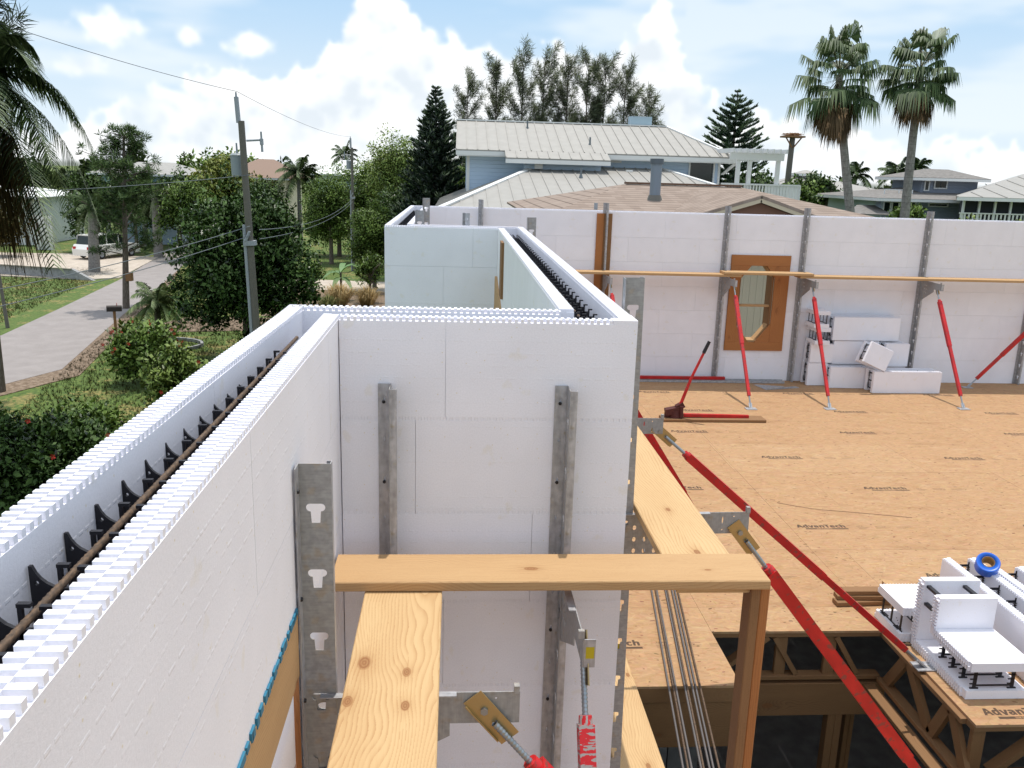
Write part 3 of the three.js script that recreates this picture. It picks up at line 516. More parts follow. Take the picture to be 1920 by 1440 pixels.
{ const t = thing('wooden_door_buck', 'narrow orange wooden strip behind a steel upright in the rear wall', 'wood strip'); mesh('strip_board', board(SLOT[0], 2.47, 0, SLOT[3], zF + 0.003, zF + 0.03, 'y', 0.5), M.buck, t); mesh('strip_board', board(2.472, SLOT[1], 0, SLOT[3], zF + 0.003, zF + 0.026, 'y', 1.5), M.stud, t); }
// neighbour's wall seen through the window frame
// wooden window buck in the near wall
{
  const t = thing('window_buck', 'wooden opening frame with teal sealing strip in the near foam wall', 'window frame');
  mesh('head_board', board(xL - 0.02, xL + 0.004, 1.935, 2.152, -2.335, 0.8, 'z', 0.4), M.pine2, t); mesh('side_board', board(xL - 0.03, xL + 0.002, -0.4, 1.933, -2.335, -2.25, 'y', 0.5), M.buck, t); mesh('inner_jamb', board(xL - 0.24, xL - 0.032, -0.4, 1.933, -2.335, -2.30, 'y', 1.2), M.buck, t);
  mesh('head_jamb', board(xL - 0.24, xL - 0.022, 1.935, 1.973, -2.335, 0.8, 'z', 1.4), M.stud, t);
  const r = rng(3), a = []; for (let z = -2.33; z < 0.7; z += 0.022 + r() * 0.03) { const l = 0.012 + r() * 0.026; a.push(B(xL + 0.0005, xL + 0.0065, 2.148 - r() * 0.01, 2.160 + r() * 0.008, z, z + l)); } mesh('sealing_strip', a, M.teal, t);
}
// boards at the opening in the recess
plankLike('opening_board', 'upright brown board edge in the recess wall', board(0.43, 0.465, 2.28, 2.80, -8.25, -7.95, 'y'), M.stud, 'board');
plankLike('opening_board', 'pale triangular board end leaning at the bottom of the recess', slab([V(0.425, 2.36, -9.1), V(0.425, 1.9, -9.1), V(0.46, 1.9, -7.4), V(0.462, 2.05, -7.6)], 0.03), M.pine2, 'board');
// ---------------------------------------------------------------- loose things on the deck
// a straight foam block: two panels on black webs; local x along, y up, z across; base at y = 0
const BW = 0.285;
function blockParts(t, len, h = C, nw = 5) {
  const mk = (z0) => { const l = [B(0, len, 0.004, h - 0.012, z0, z0 + T, 'x')], n = Math.floor(len / PITCH); for (let i = 0; i < n; i++) for (const row of [0, 1]) { const s = i * PITCH + (row ? PITCH / 2 : 0), q = row ? [z0 + T / 2, z0 + T] : [z0, z0 + T / 2]; if (s + PITCH / 2 < len) { l.push(B(s, s + PITCH / 2, h - 0.012, h, q[0], q[1])); l.push(B(s, s + PITCH / 2, -0.008 + 0.008, 0.004, q[0], q[1])); } } return merge(l); };
  const P = mk(0); mesh('foam_panel', P, M.foam, t); const m2 = mesh('foam_panel', P, M.foam2, t); m2.position.z = BW - T;
  const s = [B(-0.004, 0.004, 0.03, h - 0.03, T - 0.002, T + 0.008), B(-0.004, 0.004, 0.03, h - 0.03, BW - T - 0.008, BW - T + 0.002), B(-0.003, 0.003, h - 0.07, h - 0.05, T, BW - T), B(-0.003, 0.003, 0.05, 0.07, T, BW - T), B(-0.003, 0.003, h / 2 - 0.01, h / 2 + 0.01, T, BW - T)];
  for (let k = 0; k < 4; k++) for (const y of [0.07 + k * 0.018, h - 0.07 - k * 0.018]) s.push(B(-0.003, 0.003, y, y + 0.006, T + 0.03 + k * 0.012, T + 0.034 + k * 0.012), B(-0.02, 0.02, y, y + 0.004, T + 0.002, T + 0.008), B(-0.02, 0.02, y, y + 0.004, BW - T - 0.008, BW - T - 0.002));
  const wg = merge(s); for (let i = 0; i < nw; i++) { const w = mesh('plastic_web', wg, M.black, t); w.position.x = Math.min(len - 0.03, 0.03 + i * (len - 0.06) / (nw - 1)); }
}
function foamBlock(label, len, pos, rot, { h = C, nw = 5, group } = {}) { const t = thing('foam_block', label, 'foam block', pos, 0, group); t.rotation.set(...rot, 'YXZ'); blockParts(t, len, h, nw); return t; }
// pile against the rear wall
foamBlock('white foam block standing frontmost in the rear pile, nubbed top edge lit', 1.19, [7.02, 0.003, -13.62 - BW + 0.04], [0, 0.02, 0], { h: 0.375 });
foamBlock('white foam block at the middle of rear pile, behind the red brace', 0.86, [6.43, 0.003, -14.2], [0, -0.02, 0], { h: 0.37 });
foamBlock('white foam block on end at the left foot of the rear pile', 0.34, [6.1, 0.003, -14.37], [0, 0.0, 0], { h: 0.40, nw: 3 });
foamBlock('white foam block standing on another at the left of the rear pile', 0.40, [6.11, 0.405, -14.37], [0, 0.0, 0], { h: 0.33, nw: 3 });
foamBlock('white foam block lying flat, black web ends showing, second from top of left stack', 0.26, [6.12, 0.74, -13.98], [-HP, 0.0, 0], { h: 0.38, nw: 2 });
foamBlock('white foam block lying flat on top of the left stack, black web ends showing', 0.26, [6.08, 1.027, -13.98], [-HP, 0.02, 0], { h: 0.38, nw: 2 });
foamBlock('long white foam block lying across the top of rear pile', 1.17, [6.47, 0.80, -14.385], [0, 0, 0], { h: 0.405 });
foamBlock('shaded white foam block under the long top block of rear pile', 0.80, [6.52, 0.38, -14.40], [0, 0, 0], { h: 0.415, nw: 4 });
foamBlock('white foam block tipped on its corner in the rear pile', 0.42, [6.80, 0.50, -13.86], [-0.16, 0.05, -0.42], { h: 0.37, nw: 3 });
foamBlock('white foam block upright at the right of rear pile, beside a steel upright', 0.42, [7.36, 0.385, -14.24], [0, 0.02, 0], { h: 0.40, nw: 3 });
// near pile on the printed sheet
{
  const t = thing('foam_corner_block', 'white foam corner block lying on its side, black web ends towards the opening', 'foam block'), X0 = 3.53, X1 = 3.965, n = Math.floor((X1 - X0) / PITCH);
  const edgeTeeth = (axisA, a0, a1, x, y0, y1) => { const l = [], q = Math.floor((a1 - a0) / PITCH), ym = (y0 + y1) / 2; for (let i = 0; i < q; i++) for (const row of [0, 1]) { const s = a0 + i * PITCH + (row ? PITCH / 2 : 0), e = s + PITCH * 0.5, r = row ? [y0, ym] : [ym, y1]; l.push(axisA === 'z' ? B(x - 0.013, x, r[0], r[1], s, e) : B(x - 0.013, x, s, e, r[0], r[1])); } return l; };
  mesh('foam_panel', [B(X0, X1, 0.003, 0.066, -5.73, -5.0), edgeTeeth('z', -5.70, -5.02, X0, 0.003, 0.066)], M.foam, t);
  mesh('foam_panel', [B(X0, X1, 0.22, 0.285, -5.51, -4.985), edgeTeeth('z', -5.46, -5.0, X0, 0.22, 0.285)], M.foam2, t);
  mesh('foam_panel', [B(X0, X1, 0.067, 0.555, -5.73, -5.665), edgeTeeth('y', 0.08, 0.55, X0, -5.73, -5.665)], M.foam, t);
  mesh('foam_panel', [B(X0, X1, 0.286, 0.525, -5.51, -5.445), edgeTeeth('y', 0.29, 0.52, X0, -5.51, -5.445)], M.foam2, t);
  const w = (z) => { const l = []; for (const x of [0.07, 0.34]) { l.push(B(X0 + x - 0.012, X0 + x + 0.012, 0.066, 0.22, z - 0.004, z + 0.004)); l.push(B(X0 + x - 0.03, X0 + x + 0.03, 0.066, 0.075, z - 0.005, z + 0.005)); for (let k = 0; k < 3; k++) l.push(B(X0 + x - 0.035, X0 + x + 0.012, 0.10 + k * 0.035, 0.107 + k * 0.035, z - 0.004, z + 0.004)); } l.push(B(X0 + 0.07, X0 + 0.34, 0.085, 0.097, z - 0.003, z + 0.003)); return l; };
  for (const z of [-5.03, -5.16, -5.29, -5.42]) mesh('plastic_web', w(z), M.black, t);
  for (const y of [0.36, 0.50]) mesh('plastic_web', [B(X0 + 0.02, X0 + 0.05, y, y + 0.02, -5.665, -5.51), B(X0 + 0.3, X0 + 0.33, y, y + 0.02, -5.665, -5.51)], M.black, t);
}
foamBlock('small white foam block lying flat beside scrap wood, at the edge of the opening', 0.40, [3.445, 0.003, -5.745], [-HP, 0, 0], { h: 0.40, nw: 3 });
foamBlock('long white foam block standing on the deck behind the corner block', 1.3, [4.09, 0.003, -5.07], [0, HP, 0], { h: 0.41, nw: 7 });
foamBlock('white foam block standing behind the long one, far side of the pile', 1.3, [4.42, 0.003, -4.9], [0, HP + 0.02, 0], { h: 0.41, nw: 7 });
{ // blue tape roll on the block top
  const t = thing('tape_roll', 'blue roll of tape lying tilted on the foam blocks', 'tape roll', [4.30, 0.475, -6.10]); t.rotation.set(0.45, 0.5, 0.35);
  const p = [[0.048, -0.05], [0.085, -0.05], [0.088, -0.046], [0.088, 0.046], [0.085, 0.05], [0.048, 0.05], [0.048, -0.05]].map(([a, b]) => new THREE.Vector2(a, b)); mesh('tape_body', new THREE.LatheGeometry(p, 32), M.blue, t);
  mesh('cardboard_core', new THREE.LatheGeometry([[0.043, -0.051], [0.0478, -0.051], [0.0478, 0.051], [0.043, 0.051], [0.043, -0.051]].map(([a, b]) => new THREE.Vector2(a, b)), 24), std({ color: 0xa5834f }), t);
}
mark(mesh('steel_tie', rod(V(4.05, 0.415, -5.15), V(4.0, 0.40, -5.05), 0.004), M.rebarGrey), 'thin grey steel wire piece lying on top of the long foam block', 'wire');
// scrap wood
[[3.2, 3.68, 0.003, 0.04, -6.40, -6.31, 0.05], [3.22, 3.66, 0.041, 0.078, -6.42, -6.335, -0.04], [3.28, 3.75, 0.079, 0.116, -6.44, -6.35, 0.0]].forEach(([a, b, c, d, e, f, r], i) => { const g = board(-(b - a) / 2, (b - a) / 2, c, d, -(f - e) / 2, (f - e) / 2, 'x', i); const m = mesh('scrap_board', g, M.stud); m.position.set((a + b) / 2, 0, (e + f) / 2); m.rotation.y = r; mark(m, ['short brown scrap board at the bottom of the stack beside the opening', 'short brown scrap board in the middle of the stack beside the opening', 'short brown scrap board on top of the stack beside the opening'][i], 'board'); });
mark(mesh('scrap_board', board(3.60, 3.68, 0.117, 0.20, -6.38, -6.29, 'y'), M.pine2), 'small pine offcut standing behind the small foam block', 'board');
// bar bender: red tool on a board
{
  const z = -11.86; const bd = mark(mesh('lumber_board', board(3.02, 4.55, 0.003, 0.042, z - 0.12, z + 0.12, 'x', 0.8), M.stud), 'weathered board on the deck carrying the red bar bender', 'board');
  const t = thing('bar_bender', 'red long-handled bar bender with black grip, lever raised', 'bar bender');
  mesh('base_arm', bar(V(3.35, 0.075, z), V(4.32, 0.06, z), 0.05, 0.045), M.red, t);
  mesh('head', [rod(V(3.22, 0.043, z), V(3.22, 0.15, z), 0.09, 0.075, 12), rod(V(3.12, 0.043, z - 0.02), V(3.12, 0.17, z - 0.02), 0.05, 0.045, 10), bar(V(3.08, 0.12, z), V(3.32, 0.17, z), 0.12, 0.09), rod(V(3.3, 0.05, z + 0.05), V(3.3, 0.22, z + 0.05), 0.035, 0.03, 10), bar(V(3.24, 0.18, z), V(3.34, 0.24, z), 0.09, 0.08)], std({ color: 0x4a1512, roughness: 0.6 }), t);
  mesh('lever', [rod(V(3.28, 0.18, z), V(3.42, 0.62, z), 0.026, 0.022), rod(V(3.42, 0.62, z), V(3.585, 1.02, z), 0.021, 0.019)], M.red, t); mesh('grip', rod(V(3.575, 1.0, z), V(3.645, 1.17, z), 0.027, 0.025), M.black, t);
}
{ const t = thing('steel_channel', 'grey steel channel lying on the deck at the foot of the rear wall', 'steel channel'); mesh('channel_web', B(2.9, 5.75, 0.003, 0.007, -14.30, -14.19, 'x'), M.galv, t); mesh('channel_side', B(2.9, 5.75, 0.007, 0.05, -14.30, -14.297, 'x'), M.galv, t); mesh('channel_side', B(2.9, 5.75, 0.007, 0.045, -14.193, -14.19, 'x'), M.galv, t); }
mark(mesh('red_pole', bar(V(2.9, 0.075, -14.24), V(4.7, 0.075, -14.24), 0.05, 0.05), M.red), 'red square pole lying in the steel channel at the rear wall foot', 'pole');
{ const t = thing('loose_bracket', 'loose perforated steel bracket lying flat on the deck near the window frame', 'bracket', [5.25, 0.006, -13.72], 0.25); const g = BRG.clone(); g.rotateZ(HP); g.rotateY(HP); mesh('bracket_plate', g, M.galv, t); mesh('bracket_flange', B(0.05, 0.47, 0.004, 0.03, -0.003, 0, 'x'), M.galv, t); }
mark(mesh('loose_wire', new THREE.TubeGeometry(new THREE.CatmullRomCurve3([V(3.55, 0.005, -8.62), V(3.72, 0.005, -8.52), V(3.92, 0.005, -8.43), V(4.22, 0.005, -8.36), V(4.55, 0.005, -8.28), V(4.86, 0.005, -8.2)]), 40, 0.0022, 5), std({ color: 0x7d634e, roughness: 0.9 })), 'thin dark wire lying in a shallow curve across the deck', 'wire');
// ---------------------------------------------------------------- ground, road, neighbours
{
  const grassT = tex(1024, 1024, (u, v, i, j) => { const a = wrapN(u, v, 5, 5, 4, 101), b = wrapN(u, v, 40, 40, 3, 102), c = n2(i * 0.6, j * 0.6), d = sstep(0.1, 0.45, a + b * 0.5); return [lerp(84, 126, d) + b * 30 + c * 16, lerp(104, 118, d) + b * 28 + c * 16, lerp(46, 70, d) + b * 12 + c * 8]; });
  const asphT = tex(512, 512, (u, v, i, j) => { const a = wrapN(u, v, 4, 4, 4, 111), c = n2(i * 0.9, j * 0.9); const q = 146 + a * 9 + c * 14; return [q, q - 7, q - 10]; });
  const paveT = tex(512, 512, (u, v, i, j) => { const a = wrapN(u, v, 5, 5, 4, 121), c = n2(i * 0.8, j * 0.8); const q = 186 + a * 18 + c * 12; return [q, q - 12, q - 26]; });
  const mulchT = tex(512, 512, (u, v, i, j) => { const a = wrapN(u, v, 9, 9, 4, 131), c = n2(i * 0.7, j * 0.7); const q = 112 + a * 40 + c * 22; return [q + 14, q - 4, q - 22]; });
  M.grass = std({ map: rep(grassT, 1 / 9, 1 / 9), roughness: 1, bumpMap: rep(grassT, 1 / 3, 1 / 3), bumpScale: 0.05 }); M.asphalt = std({ map: rep(asphT, 1 / 5, 1 / 5), roughness: 0.95 }); M.paver = std({ map: rep(paveT, 1 / 4, 1 / 4), roughness: 0.95 }); M.mulch = std({ map: rep(mulchT, 1 / 2, 1 / 2), roughness: 1, bumpMap: rep(mulchT, 1 / 2, 1 / 2), bumpScale: 0.04 });
  const sheet = (name, pts, y, mat) => { const g = slab(pts.map(([x, z]) => V(x, y, z)), 0.3, V(1, 0, 0)); const p = g.attributes.position, uv = g.attributes.uv; for (let i = 0; i < p.count; i++) uv.setXY(i, p.getX(i), p.getZ(i)); const m = mesh(name, g, mat); m.userData.kind = 'structure'; return m; };
  const gg = new THREE.CircleGeometry(1400, 96); gg.rotateX(-HP); { const p = gg.attributes.position, uv = gg.attributes.uv; for (let i = 0; i < p.count; i++) uv.setXY(i, p.getX(i), p.getZ(i)); } gg.translate(0, GROUND, 0); const gm = mesh('ground', gg, M.grass); gm.userData.kind = 'structure';
  const strip = (name, left, right, y, mat) => { const gs = []; for (let i = 1; i < left.length; i++) gs.push(slab([V(left[i - 1][0], y, left[i - 1][1]), V(right[i - 1][0], y, right[i - 1][1]), V(right[i][0], y, right[i][1]), V(left[i][0], y, left[i][1])], 0.2)); const g = merge(gs), p = g.attributes.position, uv = g.attributes.uv; for (let i = 0; i < p.count; i++) uv.setXY(i, p.getX(i), p.getZ(i)); const m = mesh(name, g, mat); m.userData.kind = 'structure'; return m; };
  strip('road', [[-22.5, -14], [-19.2, -25], [-17.9, -34.8], [-18.6, -41.5], [-19.9, -52.6], [-22.3, -67.2], [-38, -140]], [[-17.5, -14], [-15.0, -24], [-13.1, -29], [-15.2, -40.3], [-16.9, -51], [-18.8, -61.3], [-31, -140]], GROUND + 0.03, M.asphalt);
  sheet('driveway', [[-45, -56.2], [-21.6, -52.3], [-20.2, -53.4], [-22.0, -66], [-29, -67], [-45, -66]], GROUND + 0.06, M.paver);
  sheet('garden_path', [[-14, -50.5], [-0.8, -49], [-0.8, -53.5], [-14, -55]], GROUND + 0.04, M.paver);
  sheet('mulch_bed', [[-13.4, -35.8], [-4.5, -37.5], [-4.5, -40], [-12.2, -40]], GROUND + 0.025, M.mulch);
  sheet('dry_bed', [[-9, -40.5], [-0.8, -40.5], [-0.8, -49], [-9.5, -50]], GROUND + 0.02, M.mulch);
  strip('dirt_verge', [[-15.4, -24], [-13.6, -28.6], [-13.9, -32], [-15.0, -38], [-16.6, -48], [-18.4, -58]], [[-14.4, -23], [-12.2, -28.2], [-13.0, -32.4], [-14.3, -38.4], [-15.9, -48.2], [-18.0, -58]], GROUND + 0.022, M.mulch);
  { const t = thing('garden_wall', 'low pale wall with sloping end along the paved driveway', 'wall'); mesh('wall_body', slab([V(-34, GROUND, -56.2), V(-21.2, GROUND, -52.0), V(-22.6, GROUND + 0.62, -52.5), V(-34, GROUND + 0.62, -56.2)], 0.25), M.concrete, t); mesh('wall_cap', slab([V(-34, GROUND + 0.66, -56.05), V(-22.6, GROUND + 0.66, -52.35), V(-22.7, GROUND + 0.66, -52.9), V(-34, GROUND + 0.66, -56.6)], 0.04), M.paver, t); }
  { const l = []; for (let i = 0; i <= 28; i++) { const a = i / 28 * 6.2832; l.push(bar(V(-11.2 + 1.5 * Math.cos(a), GROUND + 0.06, -33.2 + 1.2 * Math.sin(a)), V(-11.2 + 1.5 * Math.cos(a + 0.2), GROUND + 0.06, -33.2 + 1.2 * Math.sin(a + 0.2)), 0.1, 0.14)); } mark(mesh('bed_edging', l, M.concrete), 'round pale edging ring about the small feather palm', 'edging'); }
  { const t = thing('mailbox', 'dark mailbox on a short post beside the road', 'mailbox', [-13.4, GROUND, -34.6], 0.3); mesh('mailbox_post', B(-0.05, 0.05, 0, 1.1, -0.05, 0.05), M.stud, t); const s = new THREE.Shape(); s.moveTo(-0.1, 0); s.lineTo(0.1, 0); s.lineTo(0.1, 0.13); s.absarc(0, 0.13, 0.1, 0, Math.PI); const g = extrude(s, 0.55); g.translate(0, 1.1, -0.27); g.rotateY(HP); mesh('mailbox_box', g, std({ color: 0x2b211c, roughness: 0.6 }), t); mesh('mailbox_flag', B(0.1, 0.12, 1.2, 1.42, -0.02, 0.04), M.red, t); }
}
M.poleWood = std({ map: rep(pineTex(51, [112, 108, 100], [78, 76, 70], 2, 40), 0.4, 1.6), roughness: 0.9 });
M.white = std({ color: 0xe6e6e2, roughness: 0.6 }); M.grey = std({ color: 0x9aa0a6, roughness: 0.55 }); M.cable = std({ color: 0x22242a, roughness: 0.7 }); M.cableGrey = std({ color: 0x6d757a, roughness: 0.7 });
function utilityPole(label, x, z, y1, lean, s, drum) {
  const t = thing('utility_pole', label, 'utility pole', [x, GROUND, z]); t.rotation.z = lean; const H1 = y1 - GROUND;
  mesh('pole_shaft', rod(V(0, 0, 0), V(0, H1 - 0.55 * s, 0), 0.115, 0.085, 14), M.poleWood, t); mesh('conduit', rod(V(-0.13, 0, 0.06), V(-0.115, H1 * 0.62, 0.05), 0.045, 0.045, 10), M.grey, t);
  mesh('pole_cap', rod(V(-0.07, H1 - 0.60 * s, 0), V(-0.085, H1 + 0.05, 0), 0.062, 0.062, 10), M.grey, t); mesh('top_insulator', rod(V(-0.085, H1 + 0.05, 0), V(-0.085, H1 + 0.17, 0), 0.03, 0.02, 8), M.grey, t);
  mesh('arm', rod(V(drum * 0.1, H1 - 1.05, 0), V(drum * 0.52, H1 - 1.03, 0), 0.028), M.grey, t); mesh('fuse_insulator', [rod(V(drum * 0.5, H1 - 1.34, 0.03), V(drum * 0.5, H1 - 0.82, 0.03), 0.032, 0.026, 10), rod(V(drum * 0.5, H1 - 1.16, 0.03), V(drum * 0.5, H1 - 1.0, 0.03), 0.05, 0.05, 10)], M.grey, t);
  mesh('transformer', [rod(V(-0.24, H1 - 1.95, -0.3), V(-0.24, H1 - 1.42, -0.3), 0.18, 0.18, 18), rod(V(-0.24, H1 - 1.42, -0.3), V(-0.24, H1 - 1.37, -0.3), 0.2, 0.15, 18), rod(V(-0.24, H1 - 1.37, -0.3), V(-0.24, H1 - 1.1, -0.3), 0.03, 0.022, 8)], std({ color: 0x8d979c, roughness: 0.5 }), t);
  mesh('cable_clamp', [B(-0.15, 0.15, H1 * 0.555, H1 * 0.57, -0.15, 0.15), rod(V(-0.08, H1 * 0.57, 0.13), V(0.04, H1 * 0.60, 0.14), 0.042, 0.036, 8)], M.grey, t);
  return t;
}
utilityPole('tall wooden utility pole with transformer drum, in front of the dark round bush', -5.42, -24, 5.12, 0.028, 1, 1);
utilityPole('slim grey utility pole standing by the green trees beyond the garden', -6.93, -60, 5.35, 0.0, 1, -1);
function wire(label, a, b, sag, r, mat = M.cable) { const p = []; for (let i = 0; i <= 24; i++) { const t = i / 24; p.push(V(lerp(a[0], b[0], t), lerp(a[1], b[1], t) - sag * 4 * t * (1 - t), lerp(a[2], b[2], t))); } return mark(mesh('overhead_wire', new THREE.TubeGeometry(new THREE.CatmullRomCurve3(p), 48, r, 5), mat), label, 'wire'); }
wire('thin black wire from the tall pole top to the feather palm', [-5.72, 5.3, -24], [-9.3, 6.15, -15.5], 0.12, 0.006);
wire('thin black wire between the tops of the two utility poles', [-5.72, 5.3, -24], [-7.05, 5.5, -60], 0.25, 0.006);
wire('upper grey cable sagging from the tall pole towards the road side', [-5.5, 1.85, -23.85], [-12.2, 0.35, -16.5], 0.22, 0.010, M.cableGrey);
wire('lower grey cable sagging from the tall pole towards the road side', [-5.5, 1.6, -23.85], [-12.2, -0.1, -16.5], 0.20, 0.010, M.cableGrey);
wire('pale level service wire in front of the pine tree', [-13, 2.55, -20], [-5.4, 3.2, -24], 0.12, 0.008, M.cableGrey);
wire('upper cable sagging between the two poles', [-5.3, 1.75, -24], [-6.9, 1.5, -60], 0.45, 0.010, M.cableGrey);
wire('lower cable sagging between the two poles', [-5.3, 1.5, -24], [-6.9, 1.3, -60], 0.4, 0.010, M.cableGrey);

// roofs: cut into strips along the eave where the seams show
function clipStrip(pts, U, a, b) { const cut = (P, s, keep) => { const o = []; for (let i = 0; i < P.length; i++) { const p = P[i], q = P[(i + 1) % P.length], dp = (p.dot(U) - s) * keep, dq = (q.dot(U) - s) * keep; if (dp >= 0) o.push(p); if (dp * dq < 0) o.push(p.clone().lerp(q, dp / (dp - dq))); } return o; }; let r = cut(pts, a, 1); if (r.length) r = cut(r, b, -1); return r; }
function roofStrips(parent, pts, width, mat, t = 0.05, seam = true, name = 'roof_panel') {
  const P = pts.map((p) => V(...p)), U = P[1].clone().sub(P[0]).normalize(), ds = P.map((p) => p.dot(U)), lo = Math.min(...ds), hi = Math.max(...ds), nrm = P[1].clone().sub(P[0]).cross(P[2].clone().sub(P[0])).normalize();
  for (let s = lo; s < hi - 0.02; s += width) {
    const c = clipStrip(P, U, s, Math.min(s + width, hi)); if (c.length < 3) continue; const g = [slab(c, t, U)];
    if (seam) { const e = clipStrip(P, U, s, s + 0.035); if (e.length >= 3) g.push(slab(e.map((p) => p.clone().addScaledVector(nrm, 0.03)), 0.03, U)); }
    mesh(name, g, mat, parent);
  }
}
const flat = (parent, name, pts, t, mat) => mesh(name, slab(pts.map((p) => V(...p)), t), mat, parent);
M.metalRoof = std({ map: rep(tex(256, 256, (u, v) => { const a = wrapN(u, v, 5, 5, 4, 141); const q = 156 + a * 6; return [q + 1, q - 2, q - 8]; }), 0.3, 0.3), roughness: 0.55, metalness: 0.1 });
const clap = (c, seed) => { const b = tex(64, 256, (u, v) => g3(60 + 160 * ((v * 8) % 1)), false); return std({ color: c, roughness: 0.8, bumpMap: rep(b, 1, 1 / 1.2), bumpScale: 0.03 }); };
M.blueSiding = clap(0xc0d4ea); M.greySiding = clap(0x8a94a4); M.beigeSiding = clap(0xd6cab4); M.paleSiding = clap(0xb6c4cc);
M.shingle = std({ map: rep(tex(512, 512, (u, v, i, j) => { const row = Math.floor(v * 16), fv = v * 16 - row, off = (row * 0.37) % 1, tab = Math.floor((u + off) * 22), hsh = Math.abs(Math.sin(tab * 12.98 + row * 78.2) * 43758.5) % 1; const e = fv < 0.1 ? -34 : 0, q = 140 + (hsh - 0.5) * 16 + e * 1.5 + 8 * n2(i * 0.5, j * 0.5); return [q + 4, q - 12, q - 24]; }), 1 / 5, 1 / 4.6), roughness: 0.95 });
M.shingleGrey = std({ map: rep(tex(256, 256, (u, v, i, j) => { const q = 126 + 18 * wrapN(u, v, 9, 9, 3, 151) + ((v * 12) % 1 < 0.14 ? -16 : 0); return [q, q - 4, q - 8]; }), 1 / 3, 1 / 3), roughness: 0.95 });
M.glass = new THREE.MeshPhysicalMaterial({ color: 0x1c2622, roughness: 0.06, metalness: 0, specularIntensity: 1 }); M.screen = std({ color: 0x23262c, roughness: 0.9 });
M.trim = std({ color: 0xdedfdd, roughness: 0.6 }); M.beigeTrim = std({ color: 0xc2b49a, roughness: 0.7 }); M.brownWall = std({ color: 0x7a5a4a, roughness: 0.9 });
function windowBox(parent, x0, x1, y0, y1, z, panes = 1) { const g = new THREE.Group(); g.name = 'window'; parent.add(g); const f = 0.06; mesh('frame', [B(x0, x1, y0, y0 + f, z, z + 0.06), B(x0, x1, y1 - f, y1, z, z + 0.06), B(x0, x0 + f, y0 + f, y1 - f, z, z + 0.06), B(x1 - f, x1, y0 + f, y1 - f, z, z + 0.06)], M.trim, g); const w = (x1 - x0 - 2 * f) / panes; for (let i = 0; i < panes; i++) mesh('pane', B(x0 + f + i * w + 0.015, x0 + f + (i + 1) * w - 0.015, y0 + f, y1 - f, z + 0.004, z + 0.02), M.glass, g); return g; }
